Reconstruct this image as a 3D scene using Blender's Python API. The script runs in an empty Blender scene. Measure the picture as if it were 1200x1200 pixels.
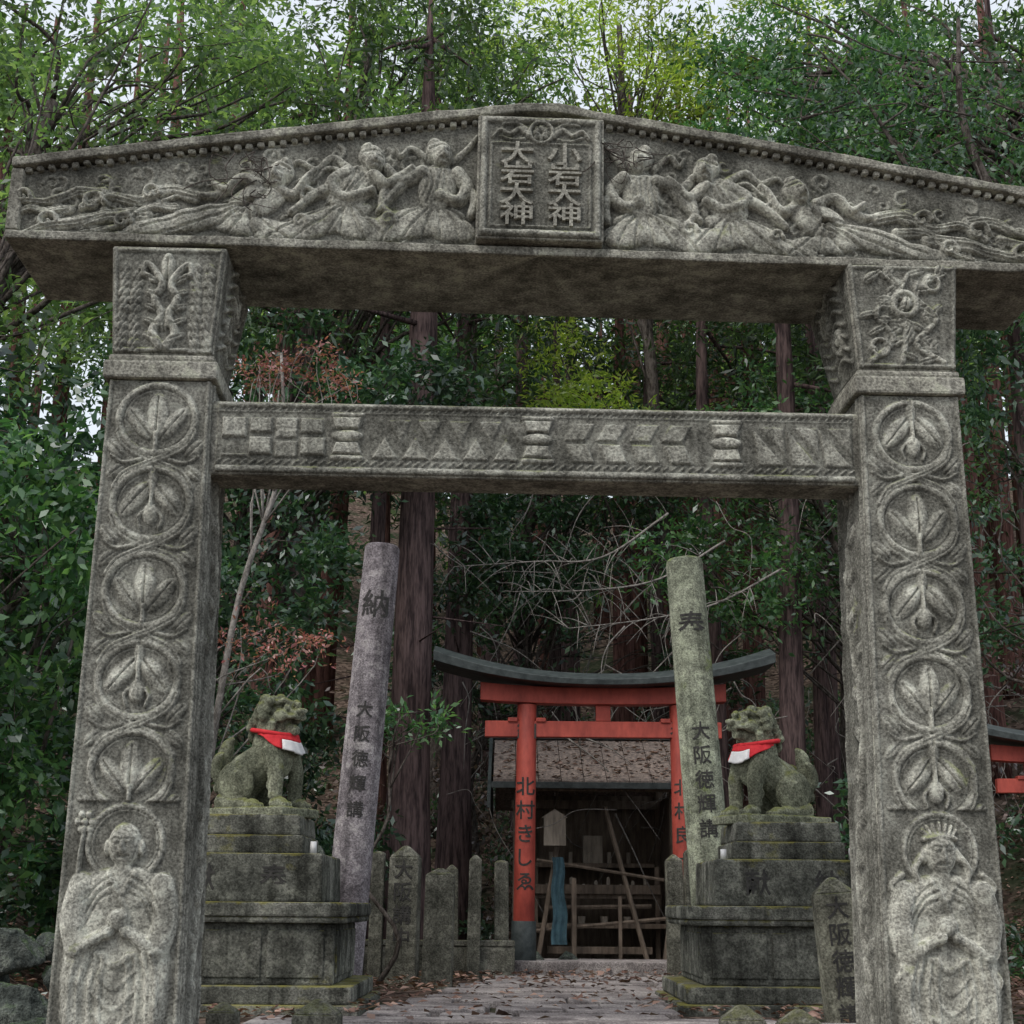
import bpy, bmesh, math, random
import numpy as np
from mathutils import Vector, Matrix
from mathutils import noise as mn
rad=math.radians
rng=np.random.default_rng(11); random.seed(11)
scene=bpy.context.scene

# ------------------------------------------------------------ helpers
def link(ob,parent=None):
    scene.collection.objects.link(ob)
    if parent: ob.parent=parent
    return ob
def empty(name,loc=(0,0,0),rot=(0,0,0),scale=1,parent=None):
    e=bpy.data.objects.new(name,None); e.location=loc; e.rotation_euler=rot; e.scale=(scale,)*3
    e.empty_display_size=.2
    return link(e,parent)
def mesh_np(name,V,F,mat,parent=None,smooth=False,relief=None):
    me=bpy.data.meshes.new(name); V=np.asarray(V,dtype=np.float32); F=np.asarray(F,dtype=np.int32)
    m,k=F.shape
    me.vertices.add(len(V)); me.vertices.foreach_set('co',V.ravel())
    me.loops.add(m*k); me.loops.foreach_set('vertex_index',F.ravel())
    me.polygons.add(m); me.polygons.foreach_set('loop_start',np.arange(0,m*k,k,dtype=np.int32))
    me.update(calc_edges=True)
    if smooth: me.polygons.foreach_set('use_smooth',np.ones(m,dtype=bool))
    if relief is not None:
        a=me.attributes.new('relief','FLOAT','POINT'); a.data.foreach_set('value',relief.astype(np.float32))
    me.materials.append(mat)
    ob=bpy.data.objects.new(name,me); return link(ob,parent)
def cat(pts,n=6):
    P=[np.array(p,float) for p in pts]
    if len(P)<3: return np.array([P[0]*(1-t)+P[-1]*t for t in np.linspace(0,1,3)])
    P=[2*P[0]-P[1]]+P+[2*P[-1]-P[-2]]; out=[]
    for i in range(1,len(P)-2):
        a,b,c,d=P[i-1:i+3]
        for t in np.linspace(0,1,n,endpoint=False):
            out.append(.5*((2*b)+(c-a)*t+(2*a-5*b+4*c-d)*t*t+(3*b-a-3*c+d)*t**3))
    out.append(P[-2]); return np.array(out)
class P:
    def __init__(s): s.V=[];s.F=[];s.M=[];s.n=0
    def add(s,vs,fs,mi=0,T=None):
        vs=np.asarray(vs,float)
        if T is not None:
            A=np.array(T); vs=vs@A[:3,:3].T+A[:3,3]
        s.V.append(vs)
        for f in fs: s.F.append(tuple(int(i)+s.n for i in f)); s.M.append(mi)
        s.n+=len(vs)
    def box(s,x0,x1,y0,y1,z0,z1,mi=0,T=None,top=1.0,topy=None):
        cx,cy=(x0+x1)/2,(y0+y1)/2; ty=top if topy is None else topy
        q=[(x0,y0),(x1,y0),(x1,y1),(x0,y1)]
        vs=[(x,y,z0) for x,y in q]+[(cx+(x-cx)*top,cy+(y-cy)*ty,z1) for x,y in q]
        s.add(vs,[(3,2,1,0),(4,5,6,7),(0,1,5,4),(1,2,6,5),(2,3,7,6),(3,0,4,7)],mi,T)
    def tube(s,pts,radii,n=8,mi=0,T=None):
        pts=np.asarray(pts,float); m=len(pts)
        radii=np.interp(np.linspace(0,1,m),np.linspace(0,1,len(radii)),radii)
        t=np.gradient(pts,axis=0); t/=np.linalg.norm(t,axis=1)[:,None]+1e-9
        u=np.cross(t[0],[0,0,1.0]); 
        if np.linalg.norm(u)<.2: u=np.cross(t[0],[0,1.0,0])
        vs=[]; ang=np.linspace(0,2*np.pi,n,endpoint=False)
        for i in range(m):
            u=u-t[i]*np.dot(u,t[i]); u/=np.linalg.norm(u)+1e-9; w=np.cross(t[i],u)
            vs.append(pts[i]+radii[i]*(np.outer(np.cos(ang),u)+np.outer(np.sin(ang),w)))
        vs=np.concatenate(vs); fs=[]
        for i in range(m-1):
            for j in range(n):
                k=(j+1)%n; fs.append((i*n+j,i*n+k,(i+1)*n+k,(i+1)*n+j))
        fs.append(tuple(range(n-1,-1,-1))); fs.append(tuple((m-1)*n+j for j in range(n)))
        s.add(vs,fs,mi,T)
    def ell(s,c,r,mi=0,T=None,seg=14,rings=9,rot=None):
        vs=[];fs=[]
        for i in range(rings+1):
            th=math.pi*i/rings
            for j in range(seg):
                ph=2*math.pi*j/seg
                vs.append((r[0]*math.sin(th)*math.cos(ph),r[1]*math.sin(th)*math.sin(ph),r[2]*math.cos(th)))
        for i in range(rings):
            for j in range(seg):
                k=(j+1)%seg; fs.append((i*seg+j,(i+1)*seg+j,(i+1)*seg+k,i*seg+k))
        vs=np.array(vs)
        if rot: vs=vs@np.array(Matrix.Rotation(rot[0],3,rot[1])).T
        s.add(vs+np.array(c),fs,mi,T)
    def build(s,name,mats,parent=None,loc=(0,0,0),rot=(0,0,0),bevel=0,smooth=False,remesh=0,sub=0,seg=2):
        me=bpy.data.meshes.new(name); me.from_pydata(np.concatenate(s.V).tolist(),[],s.F)
        for m in (mats if isinstance(mats,(list,tuple)) else [mats]): me.materials.append(m)
        me.polygons.foreach_set('material_index',s.M)
        if smooth: me.polygons.foreach_set('use_smooth',[True]*len(s.F))
        me.update(); ob=bpy.data.objects.new(name,me); ob.location=loc; ob.rotation_euler=rot; link(ob,parent)
        if remesh:
            r=ob.modifiers.new('r','REMESH'); r.mode='VOXEL'; r.voxel_size=remesh; r.use_smooth_shade=True
            sm=ob.modifiers.new('s','SMOOTH'); sm.factor=.5; sm.iterations=1
        if bevel:
            b=ob.modifiers.new('b','BEVEL'); b.width=bevel; b.segments=seg; b.limit_method='ANGLE'; b.angle_limit=rad(35)
        return ob

# ------------------------------------------------------------ materials
def base_mat(name):
    m=bpy.data.materials.new(name); m.use_nodes=True; nt=m.node_tree; nt.nodes.clear()
    out=nt.nodes.new('ShaderNodeOutputMaterial'); return m,nt,out
def nd(nt,t,ins=None,**props):
    n=nt.nodes.new('ShaderNode'+t)
    for k,v in props.items(): setattr(n,k,v)
    for k,v in (ins or {}).items():
        if isinstance(v,bpy.types.NodeSocket): nt.links.new(v,n.inputs[k])
        else: n.inputs[k].default_value=v
    return n
def c4(c): return (c[0],c[1],c[2],1)
def ramp(nt,fac,stops):
    r=nt.nodes.new('ShaderNodeValToRGB'); nt.links.new(fac,r.inputs[0]); e=r.color_ramp.elements
    while len(e)<len(stops): e.new(.5)
    for i,(p,c) in enumerate(stops): e[i].position=p; e[i].color=c4(c) if not isinstance(c,(int,float)) else (c,c,c,1)
    return r.outputs[0]
def mix(nt,f,a,b,mode='MIX'):
    n=nt.nodes.new('ShaderNodeMix'); n.data_type='RGBA'; n.blend_type=mode
    for s,v in ((n.inputs[0],f),(n.inputs[6],a),(n.inputs[7],b)):
        if isinstance(v,bpy.types.NodeSocket): nt.links.new(v,s)
        elif isinstance(v,(int,float)): s.default_value=v
        else: s.default_value=c4(v)
    return n.outputs[2]
def noise_(nt,vec,scale,detail=3,rough=.6):
    return nd(nt,'TexNoise',{'Vector':vec,'Scale':scale,'Detail':detail,'Roughness':rough}).outputs[0]
def stone(name,dark,mid,light,moss=.3,mosscol=(.07,.11,.03),relief=False,bump=.5,streak=.5,rough=.9,lichen=.5,cav=False,mott=.7):
    m,nt,out=base_mat(name)
    tc=nd(nt,'TexCoord').outputs['Object']
    n1=noise_(nt,tc,2.4,5,.72)
    col=ramp(nt,n1,[(.34,dark),(.5,mid),(.66,light)])
    n2=noise_(nt,tc,95,1,.7)
    col=mix(nt,.85,col,ramp(nt,n2,[(.3,.45),(.7,1.4)]),'MULTIPLY')
    nm=noise_(nt,tc,13,4,.8)
    col=mix(nt,mott,col,ramp(nt,nm,[(.36,.5),(.6,1.2)]),'MULTIPLY')
    if streak>0:
        mp=nd(nt,'Mapping',{'Vector':tc,'Scale':(9,9,.8)}).outputs[0]
        n3=noise_(nt,mp,1.0,3,.65)
        col=mix(nt,streak,col,ramp(nt,n3,[(.38,.32),(.54,1.12)]),'MULTIPLY')
    lf=ramp(nt,nm,[(.53,0),(.60,1)])
    lf2=mix(nt,1.0,lf,ramp(nt,n1,[(.42,0),(.6,lichen)]),'MULTIPLY')
    col=mix(nt,lf2,col,(min(light[0]*1.2,.6),min(light[1]*1.25,.62),min(light[2]*1.15,.55)))
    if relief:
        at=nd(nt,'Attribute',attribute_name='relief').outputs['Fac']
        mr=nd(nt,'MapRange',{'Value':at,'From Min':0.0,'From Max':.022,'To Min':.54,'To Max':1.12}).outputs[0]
        col=mix(nt,1.0,col,mr,'MULTIPLY')  # recess shade painted into the colour by carving height, plus groove dirt and wear
    g=nd(nt,'NewGeometry')
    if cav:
        col=mix(nt,1.0,col,ramp(nt,g.outputs['Pointiness'],[(.42,.35),(.5,.95),(.58,1.35)]),'MULTIPLY')  # crevice shade and brighter ridges painted into the colour from pointiness
    if moss>0:
        z=nd(nt,'SeparateXYZ',{0:g.outputs['Normal']}).outputs[2]
        n5=noise_(nt,tc,4.2,4,.75)
        a=nd(nt,'MapRange',{'Value':z,'From Min':-.2,'From Max':1.0,'To Min':0,'To Max':.26}).outputs[0]
        s=nd(nt,'Math',{0:a,1:n5},operation='ADD').outputs[0]
        th=.78-.3*moss
        f=ramp(nt,s,[(th,0),(min(th+.16,1),.75)])
        mc=mix(nt,n2,mosscol,(mosscol[0]*1.9,mosscol[1]*1.7,mosscol[2]*1.5))
        col=mix(nt,f,col,mc)
    b=nd(nt,'Math',{0:n2,1:nm},operation='ADD').outputs[0]
    bp=nd(nt,'Bump',{'Height':b,'Strength':bump,'Distance':.012}).outputs[0]
    pr=nd(nt,'BsdfDiffuse',{'Color':col,'Roughness':.8,'Normal':bp})
    nt.links.new(pr.outputs[0],out.inputs[0]); return m
def leafmat(name,c1,c2,c3,trans=.4,tb=1.6,gl_=.08):
    m,nt,out=base_mat(name)
    r=nd(nt,'NewGeometry').outputs['Random Per Island']
    col=ramp(nt,r,[(0,c1),(.5,c2),(1,c3)])
    tc=nd(nt,'TexCoord').outputs['Object']; n=noise_(nt,tc,1.1,0,.5)
    col=mix(nt,.8,col,ramp(nt,n,[(.33,.4),(.66,1.45)]),'MULTIPLY')
    d=nd(nt,'BsdfDiffuse',{'Color':col}); gl=nd(nt,'BsdfGlossy',{'Color':(.9,.95,1,1),'Roughness':.36})
    m1=nd(nt,'MixShader',{0:gl_,1:d.outputs[0],2:gl.outputs[0]})
    tcl=mix(nt,1.0,col,(tb*1.1,tb*1.15,tb*.6),'MULTIPLY')
    t=nd(nt,'BsdfTranslucent',{'Color':tcl})
    mx=nd(nt,'MixShader',{0:trans,1:m1.outputs[0],2:t.outputs[0]})
    nt.links.new(mx.outputs[0],out.inputs[0]); return m
def barkmat(name,a,b,sz=.12):
    m,nt,out=base_mat(name)
    tc=nd(nt,'TexCoord').outputs['Object']
    mp=nd(nt,'Mapping',{'Vector':tc,'Scale':(1,1,sz)}).outputs[0]
    n=noise_(nt,mp,26,3,.75)
    col=ramp(nt,n,[(.38,a),(.62,b)])
    bp=nd(nt,'Bump',{'Height':n,'Strength':.9,'Distance':.02}).outputs[0]
    pr=nd(nt,'BsdfDiffuse',{'Color':col,'Normal':bp})
    nt.links.new(pr.outputs[0],out.inputs[0]); return m
def plain(name,a,b,scale=20,rough=.7,bump=.2,stretch=(1,1,1)):
    m,nt,out=base_mat(name)
    tc=nd(nt,'TexCoord').outputs['Object']
    mp=nd(nt,'Mapping',{'Vector':tc,'Scale':stretch}).outputs[0]
    n=noise_(nt,mp,scale,5,.7); col=ramp(nt,n,[(.35,a),(.65,b)])
    bp=nd(nt,'Bump',{'Height':n,'Strength':bump,'Distance':.01}).outputs[0]
    pr=nd(nt,'BsdfPrincipled',{'Base Color':col,'Roughness':rough,'Normal':bp})
    nt.links.new(pr.outputs[0],out.inputs[0]); return m

M_gate=stone('gate_granite',(.17,.165,.145),(.33,.325,.285),(.47,.465,.415),moss=.2,mosscol=(.13,.15,.07),streak=.45,lichen=.6,mott=.6)
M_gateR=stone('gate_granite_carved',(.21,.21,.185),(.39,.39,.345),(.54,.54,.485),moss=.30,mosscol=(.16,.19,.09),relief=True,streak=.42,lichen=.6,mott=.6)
M_ped=stone('pedestal_stone',(.07,.073,.065),(.155,.16,.14),(.29,.29,.26),moss=.42,mosscol=(.15,.15,.04),lichen=.5,streak=.7)
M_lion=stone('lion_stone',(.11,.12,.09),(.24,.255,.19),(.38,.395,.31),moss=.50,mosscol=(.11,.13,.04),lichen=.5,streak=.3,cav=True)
M_pilL=stone('pillar_stone_grey',(.15,.135,.145),(.30,.275,.295),(.46,.43,.45),moss=.1,streak=.75)
M_pilR=stone('pillar_stone_mossy',(.16,.175,.135),(.31,.335,.26),(.47,.50,.40),moss=.52,mosscol=(.16,.22,.07),streak=.65)
M_post=stone('marker_stone',(.07,.072,.06),(.155,.155,.13),(.28,.275,.24),moss=.2,mosscol=(.09,.105,.04))
M_rock=stone('mossy_rock',(.045,.052,.05),(.10,.115,.105),(.20,.215,.195),moss=.35,mosscol=(.05,.09,.035),streak=0,bump=.9)
M_pave=stone('paving_stone',(.14,.125,.125),(.28,.255,.25),(.40,.37,.36),moss=0,streak=0,lichen=.3,mott=.45,bump=.3)
M_ink=plain('black_ink',(.012,.012,.012),(.05,.048,.045),30,.8)
M_red=plain('red_paint',(.24,.035,.025),(.47,.08,.055),7,.65,.25,(1,1,.4))
M_black=plain('dark_weathered_roof',(.02,.028,.03),(.07,.085,.085),14,.55)
M_wood=plain('old_wood',(.08,.062,.047),(.22,.17,.13),22,.85,.5,(1,1,.15))
M_wood2=plain('pale_wood',(.20,.17,.14),(.38,.33,.27),22,.85,.4,(1,1,.15))
M_roof=plain('leaf_strewn_roof',(.09,.075,.07),(.34,.27,.235),34,.9,.8)
M_clr=plain('red_cloth',(.50,.01,.02),(.68,.03,.04),30,.8)
M_clw=plain('white_cloth',(.65,.66,.68),(.82,.82,.82),20,.8)
M_blue=plain('blue_cloth',(.03,.07,.09),(.07,.15,.19),12,.8)
M_cedar=barkmat('cedar_bark',(.04,.03,.031),(.14,.10,.098))
M_cedar2=barkmat('cedar_bark_red',(.055,.03,.027),(.18,.098,.085))
M_bark=barkmat('broadleaf_bark',(.04,.034,.03),(.13,.115,.105),.4)
M_twig=barkmat('bare_twigs',(.13,.12,.11),(.32,.30,.28),.5)
L_top=leafmat('leaf_canopy',(.045,.09,.038),(.09,.16,.065),(.18,.26,.11),.5,1.8)
L_mid=leafmat('leaf_evergreen',(.024,.07,.03),(.05,.13,.05),(.13,.24,.10),.4,1.6,.10)
L_dark=leafmat('leaf_dark',(.015,.045,.025),(.036,.092,.043),(.10,.185,.09),.32,1.6,.11)
L_yel=leafmat('leaf_yellow_green',(.14,.22,.035),(.25,.34,.07),(.38,.44,.13),.55,1.6)
L_pink=leafmat('leaf_pink',(.28,.08,.09),(.42,.17,.17),(.50,.30,.26),.4,1.2)
L_con=leafmat('cedar_needles',(.02,.042,.02),(.04,.075,.033),(.075,.125,.05),.35)
L_brown=leafmat('dead_leaves',(.06,.04,.034),(.14,.095,.078),(.27,.19,.165),.2,1)
L_litter=leafmat('fallen_leaves',(.10,.055,.045),(.24,.145,.115),(.40,.27,.22),.1,1,.04)

# ------------------------------------------------------------ text glyphs
gcache={}
def glyph(ch,size=1.0,ex=0.0):
    key=(ch,ex)
    if key not in gcache:
        cu=bpy.data.curves.new('g','FONT'); cu.body=ch; cu.size=1; cu.align_x='CENTER'; cu.align_y='CENTER'; cu.extrude=ex; cu.offset=.012; cu.resolution_u=3
        ob=bpy.data.objects.new('g',cu); scene.collection.objects.link(ob); bpy.context.view_layer.update()
        dg=bpy.context.evaluated_depsgraph_get(); me=bpy.data.meshes.new_from_object(ob.evaluated_get(dg))
        bm=bmesh.new(); bm.from_mesh(me); bmesh.ops.remove_doubles(bm,verts=bm.verts,dist=1e-5)
        if ex==0:
            bmesh.ops.triangulate(bm,faces=bm.faces)
            bmesh.ops.subdivide_edges(bm,edges=[e for e in bm.edges if e.calc_length()>.12],cuts=3)
            bmesh.ops.triangulate(bm,faces=bm.faces)
        V=np.array([v.co[:] for v in bm.verts]) if len(bm.verts) else np.zeros((0,3))
        F=[[v.index for v in f.verts] for f in bm.faces]; bm.free()
        if len(V):
            V[:,:2]-=(V[:,:2].min(0)+V[:,:2].max(0))/2
        bpy.data.objects.remove(ob); gcache[key]=(V,F)
    V,F=gcache[key]; return V*size,F
def put_text(p,chars,x,z0,dz,size,y=0,wide=1.0,ex=0,cyl=0,mi=0,T=None,cx=None):
    for i,ch in enumerate(chars):
        V,F=glyph(ch,size,ex)
        if not len(V): continue
        W=np.empty_like(V); W[:,0]=V[:,0]*wide+x; W[:,2]=V[:,1]+z0-i*dz; W[:,1]=y-V[:,2]
        if cyl: W[:,1]=y-np.sqrt(np.maximum(cyl**2-(W[:,0]-x)**2,1e-6))+cyl
        p.add(W,F,mi,T)

# ------------------------------------------------------------ relief carving
class Relief:
    def __init__(s,X,Z): s.X=X;s.Z=Z;s.H=np.zeros_like(X)
    def _m(s,x0,x1,z0,z1): return np.nonzero((s.X>x0)&(s.X<x1)&(s.Z>z0)&(s.Z<z1))[0]
    def _put(s,m,v,op):
        if op=='max': s.H[m]=np.maximum(s.H[m],v)
        elif op=='add': s.H[m]+=v
        else: s.H[m]-=v
    def stroke(s,pts,r0,r1,h,op='max',n=5,h1=None,pw=.5):
        Q=cat(pts,n); N=len(Q)-1; h1=h if h1 is None else h1
        xs0,xs1=Q[:,0].min()-max(r0,r1),Q[:,0].max()+max(r0,r1); zs0,zs1=Q[:,1].min()-max(r0,r1),Q[:,1].max()+max(r0,r1)
        m=s._m(xs0,xs1,zs0,zs1)
        if not len(m): return
        x=s.X[m];z=s.Z[m]; best=np.zeros(len(m))
        for i in range(N):
            a,b=Q[i],Q[i+1]; d=b-a; L=d@d+1e-12
            t=np.clip(((x-a[0])*d[0]+(z-a[1])*d[1])/L,0,1)
            g=(i+t)/N; r=r0+(r1-r0)*g; hh=h+(h1-h)*g
            d2=(x-a[0]-t*d[0])**2+(z-a[1]-t*d[1])**2
            best=np.maximum(best,hh*np.clip(1-d2/(r*r),0,1)**pw)
        s._put(m,best,op)
    def ell(s,cx,cz,rx,rz,h,ang=0,op='max',pw=.5):
        R=max(rx,rz); m=s._m(cx-R,cx+R,cz-R,cz+R); x=s.X[m]-cx;z=s.Z[m]-cz
        c,sn=math.cos(ang),math.sin(ang); u=x*c+z*sn; w=-x*sn+z*c
        s._put(m,h*np.clip(1-(u/rx)**2-(w/rz)**2,0,1)**pw,op)
    def ring(s,cx,cz,r,w,h,op='max',sx=1.0):
        R=(r+w)*max(1,sx); m=s._m(cx-R,cx+R,cz-R,cz+R); d=np.hypot((s.X[m]-cx)/sx,s.Z[m]-cz)-r
        s._put(m,h*np.sqrt(np.clip(1-(d/w)**2,0,1)),op)
    def poly(s,pts,h,op='max',soft=.006):
        pts=np.array(pts,float); m=s._m(pts[:,0].min(),pts[:,0].max(),pts[:,1].min(),pts[:,1].max())
        ar=0
        for i in range(len(pts)):
            a,b=pts[i],pts[(i+1)%len(pts)]; ar+=a[0]*b[1]-b[0]*a[1]
        if ar<0: pts=pts[::-1]
        dm=np.full(len(m),1e9)
        for i in range(len(pts)):
            a,b=pts[i],pts[(i+1)%len(pts)]; d=b-a; l=np.hypot(*d)+1e-9
            dm=np.minimum(dm,(d[0]*(s.Z[m]-a[1])-d[1]*(s.X[m]-a[0]))/l)
        s._put(m,h*np.clip(dm/soft,0,1),op)
    def leaf(s,cx,cz,L,W,ang,h):
        dx,dz=math.sin(ang),math.cos(ang)
        s.ell(cx+dx*L/2,cz+dz*L/2,W/2,L/2,h,math.atan2(-dx,dz),'max',.6)
        s.stroke([(cx,cz),(cx+dx*L*.9,cz+dz*L*.9)],.005,.003,h*.5,'sub')
def erode(r):
    X,Z=r.X,r.Z; l=np.zeros_like(X)
    for k in range(14):
        a=rng.uniform(0,6.28); f=rng.uniform(12,70); l+=np.sin((X*math.cos(a)+Z*math.sin(a))*f+rng.uniform(0,6.28))/14
    r.H=r.H*(1+l*.6)+l*.003+rng.normal(0,.0006,len(X))
def panel(name,nu,nv,fx,drawer,place,mat,parent):
    u,v=np.meshgrid(np.linspace(0,1,nu),np.linspace(0,1,nv)); u=u.ravel();v=v.ravel()
    X,Z=fx(u,v); r=Relief(X,Z); drawer(r); erode(r)
    H=r.H.copy(); edge=(u<=0)|(u>=1)|(v<=0)|(v>=1); H2=np.where(edge,-.012,np.maximum(H,-.001))
    V=place(X,Z,H2)
    i=np.arange(nu*nv).reshape(nv,nu); F=np.stack([i[:-1,:-1],i[:-1,1:],i[1:,1:],i[1:,:-1]],-1).reshape(-1,4)
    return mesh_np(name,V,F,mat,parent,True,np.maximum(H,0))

# ============================================================ STONE GATE
gate=empty('stone_torii_gate',(.10,5.5,0),(0,0,rad(2)))
ZC=3.6
def colw(z): return .50-.0264*z
def vine(r,zs,var=0):
    for i,zc in enumerate(zs):
        r.ring(0,zc,.140,.014,.017,sx=1.06); r.ring(0,zc,.118,.004,.005,sx=1.06)
        for sg in (-1,1):
            # interlaced double stems crossing between the medallions, one over the other
            hh=.020 if sg>0 else .014
            r.stroke([(sg*.146,zc-.05),(sg*.12,zc-.105),(sg*.05,zc-.15),(-sg*.03,zc-.185),(-sg*.11,zc-.225),(-sg*.146,zc-.28)],.015,.015,hh)
            r.stroke([(sg*.146,zc-.05),(sg*.12,zc-.105),(sg*.05,zc-.15),(-sg*.03,zc-.185),(-sg*.11,zc-.225),(-sg*.146,zc-.28)],.004,.004,.008,'sub')
            r.stroke([(sg*.05,zc-.165),(sg*.12,zc-.178),(sg*.17,zc-.15)],.009,.005,.013)
            r.leaf(sg*.120,zc-.158,.095,.055,sg*.75,.016)
            r.leaf(sg*.120,zc-.190,.085,.048,sg*2.3,.015)
        if (i+var)%2==0:
            r.leaf(0,zc-.085,.195,.085,0,.026)
            for sg in (-1,1): r.leaf(sg*.012,zc-.085,.165,.068,sg*.66,.020)
            r.stroke([(0,zc-.13),(0,zc-.06)],.009,.009,.024)
        else:
            for sg in (-1,1): r.leaf(sg*.008,zc+.085,.175,.078,sg*(math.pi-.68),.023)
            r.leaf(0,zc+.045,.12,.04,0,.018)
            r.ell(0,zc-.045,.030,.045,.026); r.stroke([(0,zc+.12),(0,zc-.02)],.008,.008,.024)
            for sg in (-1,1): r.stroke([(0,zc-.01),(sg*.045,zc-.055),(sg*.035,zc-.10)],.009,.006,.016)
def edges(r,z0,z1):
    for sg in (-1,1):
        r.stroke([(sg*colw(z0)/2-sg*.012,z0),(sg*colw(z1)/2-sg*.012,z1)],.008,.008,.009)
def monk(r,crown=False):
    hz=1.80
    r.ring(0,hz+.005,.135,.011,.014); r.ring(0,hz+.005,.118,.005,.008)
    r.ell(0,1.33,.195,.40,.022,0,'max',.35)
    r.stroke([(0,hz-.08),(0,hz-.12)],.035,.05,.028)
    r.ell(0,1.64,.165,.085,.036)
    r.ell(0,hz,.060,.080,.058)
    for sg in (-1,1):
        r.ell(sg*.061,hz-.01,.013,.032,.03)
        r.ell(sg*.024,hz+.010,.015,.007,.007,0,'add'); r.stroke([(sg*.010,hz+.005),(sg*.040,hz+.005)],.0035,.003,.009,'sub')
        r.stroke([(sg*.008,hz+.026),(sg*.025,hz+.032),(sg*.042,hz+.022)],.005,.003,.008,'add')
        r.stroke([(sg*.145,1.66),(sg*.165,1.54),(sg*.135,1.43)],.045,.05,.048)
        r.stroke([(sg*.14,1.43),(sg*.09,1.46),(sg*.035,1.50)],.036,.022,.058)
        r.ell(sg*.028,1.495,.022,.03,.066,sg*.5)
        for k in range(4): r.stroke([(sg*.045,1.475+.013*k),(sg*.012,1.485+.013*k)],.006,.005,.008,'add')
        r.stroke([(sg*.13,1.43),(sg*.15,1.30),(sg*.14,1.16)],.05,.03,.04)
        for k in range(4):
            r.stroke([(sg*(.04+.03*k),1.42),(sg*(.05+.035*k),1.28),(sg*(.03+.035*k),1.02)],.010,.008,.010,'add')
        for k in range(3):
            r.stroke([(sg*.03,1.69-.03*k),(sg*.08,1.66-.03*k),(sg*.13,1.60-.05*k)],.006,.005,.009,'sub')
    r.stroke([(0,hz+.008),(0,hz-.020)],.008,.012,.014,'add')
    r.stroke([(-.020,hz-.040),(0,hz-.044),(.020,hz-.040)],.005,.005,.010,'sub')
    r.ell(0,1.535,.045,.045,.072)
    r.stroke([(-.05,1.70),(0,1.62),(.03,1.55)],.010,.01,.010,'add')
    r.stroke([(.05,1.70),(.01,1.63)],.010,.01,.010,'add')
    r.stroke([(-.06,1.42),(0,1.38),(.06,1.42)],.012,.012,.012,'add')
    for k in range(4): r.stroke([(-.07,1.36-.07*k),(0,1.30-.07*k),(.07,1.36-.07*k)],.009,.007,.009,'add')
    if crown:
        for a in np.linspace(-1.0,1.0,7): r.stroke([(.045*math.sin(a),hz+.055),(.075*math.sin(a),hz+.055+.055*math.cos(a))],.011,.004,.03)
        r.stroke([(-.055,hz+.05),(0,hz+.058),(.055,hz+.05)],.011,.011,.045)
        for sg in (-1,1):
            for k in range(4): r.stroke([(sg*.15,1.72-.11*k),(sg*.19,1.68-.11*k),(sg*.165,1.62-.11*k)],.014,.006,.03)
            r.stroke([(sg*.06,hz),(sg*.10,hz-.06),(sg*.09,hz-.12),(sg*.13,hz-.17)],.014,.01,.03)
    else:
        r.stroke([(-.165,1.5),(-.16,1.72),(-.15,1.86)],.008,.008,.03)
        for a in range(6): r.ell(-.15+.026*math.cos(a*1.05),1.88+.03*math.sin(a*1.05),.014,.016,.022)
        r.ell(-.15,1.88,.014,.014,.03)
    for k in range(-3,4):
        for q in range(3): r.leaf(k*.055+(q%2)*.027,.80-.1*q,.13,.06,0,.03-.004*q)
    for k in range(-2,3): r.leaf(k*.07,.50,.13,.065,math.pi,.02)
def draw_front(crown):
    def f(r):
        edges(r,.1,ZC)
        zs=[3.435,3.09,2.75,2.405,2.07] if not crown else [3.425,3.075,2.73,2.395,2.065]
        vine(r,zs,1 if crown else 0); m=r.Z<1.955
        r.H[m]=np.where(np.abs(r.X[m])>colw(1.5)/2-.028,r.H[m],0)
        monk(r,crown)
    return f
def draw_side(r):
    for sg in (-1,1): r.stroke([(sg*.175,.1),(sg*.165,3.6)],.007,.007,.009)
    pts=[(.07*math.sin(i*.9),.3+.16*i) for i in range(21)]
    r.stroke(pts,.014,.014,.016)
    for i in range(20):
        sg=1 if math.sin(i*.9)<0 else -1
        r.leaf(pts[i][0],pts[i][1],.13,.05,sg*1.0,.016); r.leaf(pts[i][0],pts[i][1]+.05,.10,.04,sg*.4,.013)
        r.stroke([(pts[i][0],pts[i][1]),(pts[i][0]+sg*.05,pts[i][1]+.06),(pts[i][0]+sg*.09,pts[i][1]+.04),(pts[i][0]+sg*.07,pts[i][1]+.015)],.008,.005,.012)
DEP=.40
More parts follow.
